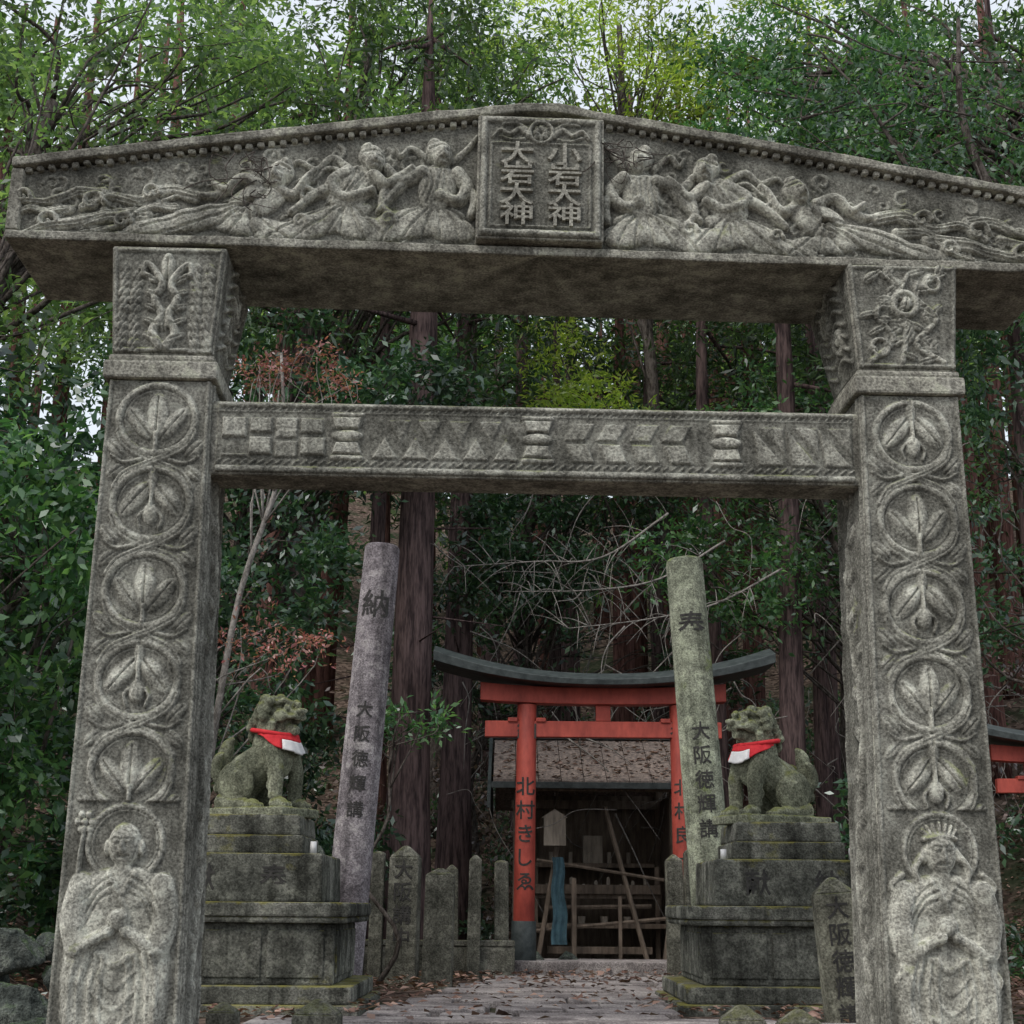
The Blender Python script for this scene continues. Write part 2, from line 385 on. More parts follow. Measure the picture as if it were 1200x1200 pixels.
for sg in (-1,1):
    col=empty('column_with_carving',(sg*1.5,0,0),parent=gate)
    b=P()
    w0,w1=colw(0),colw(ZC)
    b.add([(-w0/2,0.004,0),(w0/2,0.004,0),(w0/2,DEP+.04,0),(-w0/2,DEP+.04,0),(-w1/2,0.004,ZC),(w1/2,0.004,ZC),(w1/2,DEP,ZC),(-w1/2,DEP,ZC)],
          [(3,2,1,0),(4,5,6,7),(0,1,5,4),(1,2,6,5),(2,3,7,6),(3,0,4,7)])
    b.box(-.36,.36,-.12,DEP+.14,0,.16); b.box(-.31,.31,-.07,DEP+.10,.16,.26)
    b.box(-.225,.225,-.028,DEP+.02,3.60,3.675); b.box(-.21,.21,-.012,DEP+.03,3.675,3.705)
    b.add([(-.20,0,3.705),(.20,0,3.705),(.20,.40,3.705),(-.20,.40,3.705),(-.232,-.012,4.171),(.232,-.012,4.171),(.232,.63,4.171),(-.232,.63,4.171)],
          [(3,2,1,0),(4,5,6,7),(0,1,5,4),(1,2,6,5),(2,3,7,6),(3,0,4,7)])
    b.build('shaft',M_gate,col,bevel=.011)
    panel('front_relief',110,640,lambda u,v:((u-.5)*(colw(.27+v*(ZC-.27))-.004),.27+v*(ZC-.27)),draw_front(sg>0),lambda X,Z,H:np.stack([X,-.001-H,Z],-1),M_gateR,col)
    s_=-sg
    panel('side_relief',60,420,lambda u,v:((u-.5)*(DEP-.01),.27+v*(ZC-.27)),draw_side,
        lambda X,Z,H,s_=s_:np.stack([s_*(.25-.0132*Z+.001+H),DEP/2+.005+X,Z],-1),M_gateR,col)
    def capf(r,sg=sg):
        random.seed(40+sg)
        for q in (-1,1): r.stroke([(q*.185,3.72),(q*.215,4.16)],.008,.008,.012)
        r.stroke([(-.2,3.725),(.2,3.725)],.008,.008,.012); r.stroke([(-.22,4.15),(.22,4.15)],.008,.008,.012)
        if sg<0:
            for q in (-1,1):
                for row in range(11):
                    for j in range(2):
                        r.leaf(q*(.105+.05*j)+random.uniform(-.006,.006),4.10-.036*row,.055,.046,math.pi-q*.5,.013+.004*(row%2))
                st=[(q*.012,3.74),(q*.045,3.80),(q*.012,3.87),(q*.045,3.94),(q*.018,4.0),(q*.05,4.06),(q*.085,4.09),(q*.095,4.05),(q*.07,4.035)]
                r.stroke(st,.020,.011,.028)
                for k in range(5): r.leaf(q*.03,3.77+.06*k,.06,.03,q*1.1,.022)
            r.leaf(0,4.02,.12,.06,0,.028); r.ell(0,4.12,.018,.018,.03)
            r.leaf(0,3.80,.10,.05,0,.022)
        else:
            for st in ([(-.15,3.74),(-.05,3.84),(-.12,3.95),(-.02,4.05),(-.1,4.13)],[(.15,3.74),(.04,3.82),(.13,3.93),(.05,4.03),(.14,4.12)],[(-.02,3.74),(.0,3.88),(-.04,3.98),(.02,4.12)]):
                r.stroke(st,.013,.009,.020)
                Q=cat(st,4)
                for k in range(1,len(Q),1):
                    a=random.uniform(-2.4,2.4); r.leaf(Q[k][0],Q[k][1],random.uniform(.05,.085),random.uniform(.03,.045),a,random.uniform(.013,.022))
            r.ring(.0,3.99,.05,.013,.026); r.leaf(0,3.96,.07,.045,.2,.03)
            r.ring(-.11,3.80,.035,.009,.02); r.ring(.12,4.08,.03,.009,.02)
    panel('capital_relief',100,110,lambda u,v:((u-.5)*(.396+.064*v),3.71+.455*v),capf,
        lambda X,Z,H:np.stack([X,-.002-.012*(Z-3.705)/.466-H,Z],-1),M_gateR,col)
    def capside(r):
        for i in range(7):
            cz=3.76+.06*i
            r.stroke([(-.16,cz),(-.05,cz+.05),(.05,cz),(.18,cz+.05)],.012,.01,.014)
        for cx,cz in ((-.05,3.9),(.08,4.03)): r.ring(cx,cz,.05,.014,.02); r.ell(cx,cz,.025,.025,.02)
    panel('capital_side_relief',70,90,lambda u,v:((u-.5)*(.39+.22*v),3.71+.455*v),capside,
        lambda X,Z,H,s_=s_:np.stack([s_*(.20+.032*(Z-3.705)/.466+.001+H),.20+.11*(Z-3.705)/.466+X,Z],-1),M_gateR,col)
# --- tie beam
beam=empty('tie_beam',(0,0,0),parent=gate)
b=P(); b.box(-1.30,1.30,.030,.25,3.225,3.53); b.build('beam_body',M_gate,beam,bevel=.011)
def draw_beam(r):
    zb,zt=3.235,3.52
    r.stroke([(-1.28,zb+.012),(1.28,zb+.012)],.013,.013,.014); r.stroke([(-1.28,zt-.008),(1.28,zt-.008)],.010,.010,.014)
    r.stroke([(-1.28,zt-.035),(1.28,zt-.035)],.004,.004,.006)
    for x in np.arange(-1.27,1.27,.034): r.stroke([(x,zb+.035),(x+.02,zb+.050)],.005,.005,.008); 
    for x in np.arange(-1.27,1.27,.030): r.stroke([(x,zt-.028),(x+.014,zt-.014)],.004,.004,.007)
    h=.012
    for kx in (-.755,0,.755):
        r.poly([(kx-.062,zb+.075),(kx+.062,zb+.075),(kx+.045,zb+.128),(kx-.045,zb+.128)],.022)
        r.poly([(kx-.062,zb+.232),(kx+.062,zb+.232),(kx+.045,zb+.180),(kx-.045,zb+.180)],.022)
        r.ell(kx,zb+.154,.062,.024,.026,0,'max',.4); r.stroke([(kx-.055,zb+.063),(kx+.055,zb+.063)],.012,.012,.020)
        r.stroke([(kx-.055,zb+.24),(kx+.055,zb+.24)],.010,.010,.020)
    for k,(a,bq,z0,z1) in enumerate([(-1.25,-1.15,.14,.225),(-1.25,-1.15,.06,.075),(-1.14,-1.05,.07,.145),(-1.04,-.95,.14,.225),(-1.14,-1.05,.16,.225),(-1.04,-.95,.06,.13),(-.94,-.84,.07,.145),(-.94,-.85,.16,.225)]):
        r.poly([(a,zb+z0),(bq,zb+z0),(bq,zb+z1),(a,zb+z1)],h if k%2 else h*1.4)
    for k in range(5):
        x=-.66+.12*k
        r.poly([(x,zb+.06),(x+.11,zb+.06),(x+.055,zb+.155)],.013)
        r.poly([(x+.06,zb+.225),(x+.16,zb+.225),(x+.115,zb+.125)],.008)
    for k in range(4):
        x=.10+.13*k
        r.poly([(x,zb+.15),(x+.09,zb+.15),(x+.13,zb+.225),(x+.04,zb+.225)],.010)
        r.poly([(x+.04,zb+.06),(x+.13,zb+.06),(x+.10,zb+.14),(x+.01,zb+.14)],.013)
    for k in range(3):
        x=.86+.135*k
        r.poly([(x,zb+.225),(x+.13,zb+.06),(x+.02,zb+.06)],.012)
        r.poly([(x+.03,zb+.225),(x+.13,zb+.225),(x+.135,zb+.10)],.008)
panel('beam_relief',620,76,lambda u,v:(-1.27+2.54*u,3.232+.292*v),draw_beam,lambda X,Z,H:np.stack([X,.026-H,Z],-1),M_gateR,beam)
# --- lintel
lin=empty('carved_lintel',(0,0,4.172),(0,rad(.6),0),parent=gate)
HW=2.17
def ztop(x): 
    a=np.clip(np.abs(x)-.06,0,None)/HW
    return .69-.345*a**1.04
b=P(); xs=np.linspace(-HW,HW,61); xs=np.sort(np.append(xs,[-.06,.06]))
def sweep(p,xs,y0,y1,zl,zh,mi=0):
    n=len(xs); vs=[]
    for x in xs:
        vs+=[(x,y0,zl(x)),(x,y1,zl(x)),(x,y1,zh(x)),(x,y0,zh(x))]
    fs=[(3,2,1,0),((n-1)*4,(n-1)*4+1,(n-1)*4+2,(n-1)*4+3)]
    for i in range(n-1):
        for j in range(4):
            k=(j+1)%4; fs.append((i*4+j,i*4+k,(i+1)*4+k,(i+1)*4+j))
    p.add(vs,fs,mi)
def wob(x,s): return .005*mn.noise(Vector((x*5,s,0)))+.004*mn.noise(Vector((x*17,s,3)))
sweep(b,xs,.022,.63,lambda x:0,lambda x:ztop(x)-.05)
sweep(b,xs,-.030,.69,lambda x:ztop(x)-.040+wob(x,5),lambda x:ztop(x)+wob(x,1)*2)
sweep(b,xs,-.018,.05,lambda x:-.002+wob(x,9),lambda x:.036+wob(x,7))
for s in (-1,1): b.box(min(s*HW,s*(HW-.05))-.002*(s<0),max(s*HW,s*(HW-.05))+.002*(s>0),-.016,.05,.038,float(ztop(HW))-.044)
b.build('lintel_body',M_gate,lin,bevel=.008)
b=P()
for x in np.arange(-HW+.05,HW-.05,.047):
    if abs(x)<.27: continue
    z=float(ztop(x)); b.box(x,x+.028+random.uniform(-.004,.003),-.012+random.uniform(0,.008),.03,z-.066+random.uniform(-.004,.007),z-.042)
b.build('dentils',M_gate,lin,bevel=.005,seg=1)
def draw_lintel(r):
    random.seed(5)
    for sg in (-1,1):
        def pt(u,v,sg=sg):
            return (-sg*(u-628)*.00354,(300+.035*(u-628)-v)*.0039+.012)
        jj=lambda a=2.5:random.uniform(-a,a)
        def S(pts,r0,r1,h,op='max',pw=.5,n=4): r.stroke([pt(p[0]+jj(),p[1]+jj()*.5) for p in pts],r0,r1,h,op,n,None,pw)
        def E(u,v,rx,rz,h,tilt=0,pw=.38): x,z=pt(u,v); r.ell(x,z,rx,rz,h,-sg*tilt,'max',pw)
        def folds(start,ends,mid,h=.012,w=.008):
            for e,m_ in zip(ends,mid): S([start,m_,e],w,w*.8,h,'sub',.8,4)
        for k in range(70):
            x=random.uniform(.36,2.05)*sg; z=random.uniform(.06,float(ztop(x))-.11); R=random.uniform(.025,.05); q=random.choice((-1,1))
            r.stroke([(x+q*R*(1-t/9)*math.cos(t*.8+k),z+R*(1-t/9)*math.sin(t*.8+k)) for t in range(8)],.010,.006,.011)
        # ---- figure A: kneeling beside the plaque, robe swept outwards
        E(486,262,.20,.072,.036,.16); E(524,270,.11,.06,.040,-.2); E(455,274,.13,.045,.034,.2)
        folds((506,238),[(424,284),(440,288),(462,290),(488,291),(514,290),(538,288),(552,280)],[(462,250),(466,260),(480,266),(496,267),(512,265),(526,262),(534,256)])
        E(508,222,.080,.115,.052,-.12)
        for k in range(4): S([(494+8*k,206),(495+7*k,222),(488+9*k,240)],.007,.006,.010,'sub',.8)
        S([(530,206),(545,222),(530,238),(510,234)],.034,.022,.064); S([(488,206),(466,214),(452,206),(448,196)],.032,.016,.058)
        S([(530,210),(552,236),(548,256)],.026,.020,.046); S([(474,212),(458,232),(440,250)],.028,.014,.044)
        E(512,234,.03,.03,.074)
        S([(494,190),(476,176),(464,186),(456,178)],.018,.008,.028); S([(528,190),(544,176),(553,160)],.018,.008,.028)
        # ---- figure B: floating, leaning inwards, legs trailing
        E(380,260,.20,.062,.038,.35); E(336,272,.16,.040,.034,.22); E(420,268,.13,.055,.038,-.1)
        folds((404,238),[(296,276),(310,282),(336,286),(366,288),(396,289),(426,288),(446,278)],[(356,248),(358,256),(370,264),(386,268),(400,268),(414,266),(426,258)])
        E(410,222,.080,.125,.052,-.75)
        for k in range(4): S([(414+7*k,204+3*k),(404+8*k,222),(388+9*k,238)],.007,.006,.010,'sub',.8)
        S([(432,210),(450,222),(464,212),(476,204)],.032,.018,.064); S([(404,206),(386,220),(404,236),(434,226)],.035,.020,.066)
        S([(388,220),(362,232),(340,250)],.030,.016,.046); S([(450,222),(446,244),(456,256)],.024,.014,.044)
        S([(404,200),(384,188),(366,200),(345,192),(330,204)],.020,.009,.030); S([(404,206),(380,200),(362,214),(346,214)],.014,.007,.026)
        # ---- figure C: reclining
        E(298,238,.135,.075,.050,.45); E(240,256,.22,.055,.042,.22); E(190,266,.16,.038,.036,.15); E(292,266,.15,.042,.034,0)
        folds((292,240),[(165,262),(170,270),(185,277),(215,280),(250,283),(300,284),(335,280)],[(230,242),(232,252),(238,262),(256,266),(276,268),(296,268),(310,262)])
        for k in range(3): S([(312-2*k,222+4*k),(300,236+4*k),(276,246+5*k)],.007,.006,.010,'sub',.8)
        S([(322,222),(342,232),(356,214),(366,204)],.028,.015,.058); S([(300,220),(280,212),(262,226),(246,218)],.028,.015,.056)
        S([(262,226),(240,232),(214,228),(190,238)],.022,.009,.036)
        for k,(pts,a,c,h) in enumerate([([(228,232),(196,226),(164,238),(130,232),(100,246)],.030,.018,.036),([(170,252),(130,254),(96,262),(56,268),(24,278)],.034,.018,.038),
            ([(120,228),(90,226),(64,238),(32,238)],.028,.016,.034),([(84,246),(56,250),(36,246),(18,256)],.022,.014,.032),([(150,278),(110,274),(80,280),(50,282)],.022,.014,.028),([(205,246),(170,246),(150,262),(120,272)],.024,.012,.034)]):
            S(pts,a,c,h,'max',.4,5)
            for o in (-4,0,4): S([(p[0],p[1]+o) for p in pts],.006,.005,.010,'sub',.8,5)
        for (u,v,R) in ((110,240,.05),(60,262,.045),(146,262,.04),(176,230,.04),(30,234,.035),(356,232,.035),(452,262,.035),(350,262,.03)):
            x,z=pt(u,v); r.stroke([(x+R*(1-t/11)*math.cos(t*.75),z+R*(1-t/11)*math.sin(t*.75)) for t in range(10)],.014,.008,.044)
        for (hu,hv,dr) in ((511,185,1),(432,190,1),(322,209,-1)):
            x,z=pt(hu,hv); q=-sg*dr
            r.H[r._m(x-.062,x+.062,z-.066,z+.088)]*=.55
            r.ell(x-q*.010,z+.016,.055,.056,.056); r.ell(x-q*.03,z+.060,.028,.022,.046,q*.5); r.ell(x+q*.006,z-.006,.043,.054,.084)
            for e in (-1,1): r.ell(x+e*.018+q*.010,z,.014,.008,.010,0,'sub'); 
            r.stroke([(x+q*.012,z+.004),(x+q*.015,z-.020)],.007,.010,.014,'add'); r.stroke([(x-.010+q*.010,z-.036),(x+.016+q*.010,z-.036)],.005,.005,.012,'sub')
            r.stroke([(x-.046,z+.022),(x,z+.036),(x+.046,z+.022)],.006,.006,.012,'sub')
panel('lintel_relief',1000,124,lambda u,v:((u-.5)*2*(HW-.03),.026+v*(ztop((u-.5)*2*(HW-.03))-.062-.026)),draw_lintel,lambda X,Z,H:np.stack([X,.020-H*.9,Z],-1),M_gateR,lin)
# plaque
b=P(); b.box(-.262,.262,-.062,.05,.045,.605); b.build('plaque',M_gate,lin,bevel=.009)
def draw_plaque(r):
    for a,c in (((-.235,.07),(.235,.07)),((-.235,.58),(.235,.58)),((-.235,.07),(-.235,.58)),((.235,.07),(.235,.58))): r.stroke([a,c],.014,.014,.02)
    for a,c in (((-.205,.10),(.205,.10)),((-.205,.475),(.205,.475)),((-.205,.10),(-.205,.475)),((.205,.10),(.205,.475))): r.stroke([a,c],.005,.005,.01)
    r.ring(0,.525,.048,.008,.02)
    for k in range(8): r.leaf(0,.525,.042,.02,k*math.pi/4,.018)
    for s in (-1,1):
        r.stroke([(s*.05,.51),(s*.09,.54),(s*.13,.515),(s*.17,.535),(s*.2,.50)],.014,.006,.018)
        r.stroke([(s*.06,.54),(s*.1,.565),(s*.16,.56)],.010,.005,.014)
        r.stroke([(s*.07,.495),(s*.12,.49),(s*.17,.505)],.008,.005,.012)
panel('plaque_relief',130,138,lambda u,v:((u-.5)*.514,.05+.55*v),draw_plaque,lambda X,Z,H:np.stack([X,-.064-H,Z],-1),M_gateR,lin)
b=P()
put_text(b,'小岩大神',.098,.425,.091,.108,y=-.066,wide=1.35,ex=.16)
put_text(b,'大岩大神',-.098,.425,.091,.108,y=-.066,wide=1.35,ex=.16)
b.build('plaque_lettering',stone('lettering_stone',(.24,.235,.21),(.40,.395,.35),(.52,.515,.46),moss=0,streak=0,lichen=.3,mott=.4),lin)
b=P()
for cx in (-1.20,.33):
    for k in range(16):
        p=[np.array([cx+random.gauss(0,.05),-.05+random.gauss(0,.015),.52-.16*abs(cx)+random.gauss(0,.04)])]
        for q in range(4): p.append(p[-1]+np.array([random.gauss(0,.05),random.gauss(0,.01),random.gauss(-.012,.035)]))
        b.tube(cat(p,3),[.003,.0015],4)
b.build('vine_tangles',M_bark,lin)

# ============================================================ TERRAIN
def sm(x): x=np.clip(x,0,1); return x*x*(3-2*x)
def hgt(x,y):
    x=np.asarray(x,float); y=np.asarray(y,float)
    h=1.07*sm((y-5.75)/.95)
    h=h+.44*np.clip(np.where(y<15.5,(y-14.2)**2/2.6*(y>14.2),(y-15.5)+.65),0,30)*np.where(y>47,0,1)
    h=np.where(y>=47,1.07+.44*30,h) 
    h=np.minimum(h,1.07+.44*30)
    side=np.clip(np.abs(x-.6)-3.4,0,12)
    h=h+sm((y-3)/5)*(.55*side)*np.exp(-np.clip(y-18,0,99)/12)
    h=h+(.06*np.sin(x*1.3+y*.7)+.05*np.sin(x*2.9-y*1.9))*(sm((y-14)/3)+sm((np.abs(x-.6)-2.8)/2))
    return h
sx=np.sinh(np.linspace(-3.4,3.4,181))*5.5; sy=8+np.sinh(np.linspace(-3.2,3.4,221))*6
gx,gy=np.meshgrid(sx,sy); gz=hgt(gx,gy); i=np.arange(gx.size).reshape(gx.shape)
F=np.stack([i[:-1,:-1],i[:-1,1:],i[1:,1:],i[1:,:-1]],-1).reshape(-1,4)
m,nt,out=base_mat('forest_floor')
tc=nd(nt,'TexCoord').outputs['Object']
vo=nd(nt,'TexVoronoi',{'Vector':tc,'Scale':18.0}); vr=nd(nt,'SeparateXYZ',{0:vo.outputs['Color']}).outputs[0]
col=ramp(nt,vr,[(0,(.035,.026,.022)),(.5,(.095,.07,.058)),(1,(.20,.15,.125))])
ng=noise_(nt,tc,.8,4,.75)
col=mix(nt,ramp(nt,ng,[(.48,0),(.6,.75)]),col,(.025,.042,.022))
pr=nd(nt,'BsdfDiffuse',{'Color':col}); nt.links.new(pr.outputs[0],out.inputs[0]); M_ground=m
mesh_np('ground',np.stack([gx.ravel(),gy.ravel(),gz.ravel()],-1),F,M_ground,smooth=True)
b=P()
for k in range(6): b.box(-1.15,1.35,5.75+.17*k,5.95+.17*k+(.3 if k==5 else 0),0-.02,.185*(k+1)-.01)
b.build('stone_steps',M_pave,bevel=.012)
b=P(); y=6.80
while y<12.6:
    d=random.uniform(.28,.5); f=(y-7)/5; xl=-.72+.75*f; xr=.80+.62*f; x=xl
    while x<xr-.1:
        w=random.uniform(.28,.62); w=min(w,xr-x)
        b.box(x+.012,x+w-.012,y+.012,y+d-.012,1.03,1.096+random.uniform(-.008,.010),T=Matrix.Rotation(random.uniform(-.004,.004),4,'Z'))
        x+=w
    y+=d
b.build('paved_path',M_pave,bevel=.012)
b=P()
b.box(-.75,1.9,6.66,6.80,.9,1.11); b.build('path_kerb',M_pave,bevel=.012)

# ============================================================ KOMAINU + PEDESTALS
def komainu(name,loc,rz,var):
    e=empty(name,loc,(0,0,rz)); b=P()
    b.tube([(-.15,0,.15),(-.08,0,.21),(.02,0,.27),(.085,0,.33)],[.115,.115,.105,.11],14)
    b.ell((-.15,0,.14),(.115,.125,.125)); b.ell((.10,0,.29),(.085,.10,.13))
    for k in range(5): b.ell((-.215+.055*k,0,.245+.032*k),(.022,.02,.02))
    for s in (-1,1):
        b.ell((-.10,s*.095,.145),(.12,.055,.12),rot=(-.35,'Y')); b.tube([(-.19,s*.11,.05),(-.10,s*.12,.032),(.0,s*.12,.03)],[.045,.034,.034],10)
        b.ell((.035,s*.12,.03),(.045,.042,.03)); b.tube([(-.03,s*.125,.12),(-.07,s*.135,.19),(-.13,s*.135,.20)],[.014,.02,.008],8)
        for k in (-1,0,1): b.ell((.075,s*.12+k*.025,.022),(.022,.013,.018))
        b.tube([(.115,s*.078,.33),(.165,s*.088,.20),(.16,s*.088,.06)],[.058,.040,.038],10)
        b.ell((.13,s*.092,.19),(.02,.02,.05)); b.ell((.125,s*.092,.13),(.022,.018,.03))
        b.ell((.185,s*.088,.034),(.055,.046,.034))
        for k in (-1,0,1): b.ell((.232,s*.088+k*.027,.024),(.022,.013,.021))
        b.ell((.05,s*.098,.545),(.024,.014,.045),rot=(.5*s,'X'))
        b.tube([(.125,s*.075,.565),(.165,s*.058,.582),(.205,s*.03,.566)],[.012,.02,.014],8)
        b.ell((.183,s*.047,.541),(.020,.020,.019)); b.ell((.155,s*.066,.497),(.045,.026,.034))
        b.tube([(.235,s*.045,.492),(.19,s*.063,.492),(.145,s*.072,.475)],[.012,.014,.010],8)
        for k in range(6):
            a=k/5; r=.036-.004*(k%2)
            b.ell((.10-.085*a,s*(.098-.006*k*(k>2)),.575-.20*a),(r*.9,.026,r*.8)); b.ell((.045-.085*a,s*.058,.590-.15*a),(r,.034,r*.9))
            b.ell((.12-.02*a,s*.092,.455-.03*k*.9),(.024,.022,.022))
        b.ell((.250,s*.022,.528),(.016,.016,.013))
    b.tube([(.06,0,.34),(.07,0,.44),(.085,0,.50)],[.11,.098,.088],12)
    b.ell((.09,0,.525),(.090,.080,.070)); b.box(.13,.245,-.052,.052,.488,.532,top=.8); b.ell((.250,0,.522),(.020,.026,.020))
    if var:
        b.tube([(.10,0,.445),(.17,0,.418),(.225,0,.424)],[.05,.036,.024],10); b.ell((.17,0,.445),(.05,.026,.012))
    else: b.tube([(.10,0,.455),(.17,0,.455),(.225,0,.458)],[.05,.038,.026],10)
    for k in range(3): b.ell((.10-.05*k,0,.605-.006*k*k),(.030,.026,.022))
    b.ell((-.03,0,.53),(.035,.045,.035)); b.ell((-.055,0,.46),(.035,.05,.035)); b.ell((-.065,0,.40),(.03,.045,.035))
    for k in range(4): b.ell((.232,(-1.5+k)*.020,.483),(.008,.007,.012))
    for dy,sc,r in ((0,1,.05),(-.055,.78,.035),(.055,.78,.035)):
        b.tube(cat([(-.215,dy*.4,.12),(-.27,dy,.21),(-.245,dy*1.3,.30*sc+.05),(-.205,dy*1.5,.40*sc)]),[r*.8,r,r*.8,.010],10)
    b.ell((-.262,.03,.13),(.034,.034,.034)); b.ell((-.262,-.03,.13),(.034,.034,.034))
    b.box(-.30,.27,-.17,.17,-.035,.012)
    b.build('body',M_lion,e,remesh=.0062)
    nu,nv=28,12; V=[]
    for j in range(nv+1):
        for i in range(nu+1):
            a=(i/nu-.5)*rad(215); t=j/nv; front=max(0,math.cos(a*.85))
            R=.112+.040*t*front+(.005*math.sin(a*14)+.004*math.sin(a*23+2))*t
            V.append((.080+R*math.cos(a)*1.02,R*math.sin(a)*1.02,.405-(.100*front**1.5+.012+.006*math.sin(a*5))*t))
    bb=P(); fs0=[];fs1=[]
    for j in range(nv):
        for i in range(nu):
            q=(j*(nu+1)+i,j*(nu+1)+i+1,(j+1)*(nu+1)+i+1,(j+1)*(nu+1)+i)
            (fs1 if (j>=5 and 8<i<19) else fs0).append(q)
    bb.add(V,fs0,0); bb.add(V,fs1,1)
    tor=[(.072+.122*math.cos(t),.120*math.sin(t),.412-.02*math.cos(t)) for t in np.linspace(0,2*math.pi,33)]
    bb.tube(tor,[.013],8,0)
    o=bb.build('votive_bib',[M_clr,M_clw],e,smooth=True); s=o.modifiers.new('s','SOLIDIFY'); s.thickness=.006
    return e
def pedestal(name,x,y,chars):
    e=empty(name,(x,y,1.08)); b=P()
    b.box(-.64,.64,-.08,1.22,-.06,.045); b.box(-.60,.60,-.04,1.18,.045,.13)
    b.box(-.50,.50,.06,1.06,.13,.425)
    b.box(-.57,.57,0,1.12,.425,.455,top=1); b.box(-.58,.58,-.01,1.13,.455,.525)
    b.box(-.42,.42,.14,.98,.525,.765,top=.985)
    b.box(-.30,.30,.24,.86,.765,.86); b.box(-.285,.285,.25,.85,.86,.965,top=.97)
    b.build('stepped_base',M_ped,e,bevel=.013)
    b=P()
    for s in (-1,0,1):
        b.box(s*.31-.14,s*.31+.14,.048,.07,.165,.39)
    for q in (-1,1):
        for k in (-1,0,1): b.box(min(q*.508,q*.49),max(q*.508,q*.49),.56+k*.31-.14,.56+k*.31+.14,.165,.39)
    b.build('panels',M_ped,e,bevel=.006)
    t=P(); put_text(t,chars[0],.17,.645,.1,.14,y=.1395); put_text(t,chars[1],-.19,.645,.1,.14,y=.1395); t.build('inscription',M_ink,e)
    t=P()
    t.tube([(.345,.3,.767),(.345,.3,.83)],[.018,.016],10); t.tube([(-.345,.3,.767),(-.345,.3,.82)],[.018,.016],10); t.build('offering_cups',M_clw,e,smooth=True)
    return e
pedestal('lion_pedestal',-1.36,7.45,'奉献'); komainu('komainu_statue',(-1.34,7.98,2.075),rad(-28),1)
pedestal('lion_pedestal',1.50,7.75,'納献'); komainu('komainu_statue',(1.45,8.28,2.075),rad(180+28),0)

# ============================================================ TALL PILLARS
def pillar(name,p0,p1,r,mat,lines):
    v=Vector(p1)-Vector(p0); L=v.length
    ang=math.atan2(v.x,v.z)
    e=empty(name,p0,(0,ang,0)); b=P()
    zs=[-.1]+list(np.linspace(.1,L-.06,14))+[L-.02,L]; rr=[r*(1.04-.12*max(z,0)/L) for z in zs]; rr[-2]=r*.90; rr[-1]=r*.80
    b.tube([(0,0,z) for z in zs],rr,28)
    b.build('shaft',mat,e,smooth=True,bevel=.008)
    t=P()
    for ch,z,s in lines:
        R=r*(1.04-.12*(z-s/2)/L)+.003; put_text(t,ch,0,z,.0,s,y=-R,cyl=R)
    t.build('inscription',M_ink,e)
pillar('inscribed_stone_pillar',(-.995,9.0,1.05),(-.82,9.0,3.80),.122,M_pilL,[('納',2.36,.18)]+[(c,1.70-.15*i,.105) for i,c in enumerate('大阪徳輝講')])
pillar('inscribed_stone_pillar',(1.29,9.3,1.05),(1.13,9.3,3.80),.13,M_pilR,[('奉',2.30,.18)]+[(c,1.62-.15*i,.12) for i,c in enumerate('大阪徳輝講')])

# ============================================================ RED TORII
def torii(name,loc,rz,sc,text=True):
    e=empty(name,loc,(0,0,rz),sc); b=P()
    for s in (-1,1): b.tube([(s*.635,0,.36),(s*.62,0,2.10)],[.085,.078],20)
    b.build('pillars',M_red,e,smooth=True,bevel=.004)
    b=P()
    for s in (-1,1): b.tube([(s*.637,0,.05),(s*.635,0,.40)],[.102,.097],20)
    b.build('black_sleeves',M_black,e,smooth=True,bevel=.004)
    b=P()
    for s in (-1,1): b.tube([(s*.637,0,-.05),(s*.637,0,.05),(s*.637,0,.075)],[.2,.19,.14],16)
    b.build('stone_feet',M_post,e,smooth=True)
    b=P(); b.box(-.96,.96,-.045,.045,1.835,1.965); b.box(-.06,.06,-.035,.035,1.967,2.10)
    for s in (-1,1):
        for q in (-1,1): b.box(s*.62+q*.115-.04,s*.62+q*.115+.04,-.06,.06,1.955,1.99)
    sweep(b,np.linspace(-1.0,1.0,13),-.075,.075,lambda x:2.10+.03*abs(x)**2.5,lambda x:2.235+.04*abs(x)**2.5)
    b.build('crossbeams',M_red,e,bevel=.006)
    b=P(); xs=np.linspace(-1.38,1.38,25); n=len(xs); vs=[]
    for x in xs:
        c=.19*abs(x/1.38)**2.2; z=2.243+c; f=.03*abs(x/1.38)**2
        vs+=[(x,-.26,z-.01),(x,.26,z-.01),(x,.27,z+.035+f),(x,0,z+.12+f),(x,-.27,z+.035+f)]
    fs=[(4,3,2,1,0),tuple((n-1)*5+k for k in range(5))]
    for i in range(n-1):
        for j in range(5): k=(j+1)%5; fs.append((i*5+j,i*5+k,(i+1)*5+k,(i+1)*5+j))
    b.add(vs,fs); b.build('roof_beam',M_black,e,bevel=.004)
    if text:
        t=P(); put_text(t,'納',-.622,1.90,.1,.17,y=-.0485)
        def pr_(z): return .085-.007*(z-.36)/1.74+.003
        for i,c in enumerate('北村きしゑ'):
            z=1.44-.185*i; R=pr_(z-.08); put_text(t,c,-.628,z,.1,.155,y=-R,cyl=R)
        put_text(t,'奉',.622,1.90,.1,.17,y=-.0485)
        for i,c in enumerate('北村良一'):
            z=1.44-.185*i; R=pr_(z-.08); put_text(t,c,.628,z,.1,.14,y=-R,cyl=R)
        t.build('inscription',M_ink,e)
torii('red_torii',(.756,11.9,1.08),0,1.0)
torii('red_torii',(4.14,10.3,.99),rad(-4),.76,False)

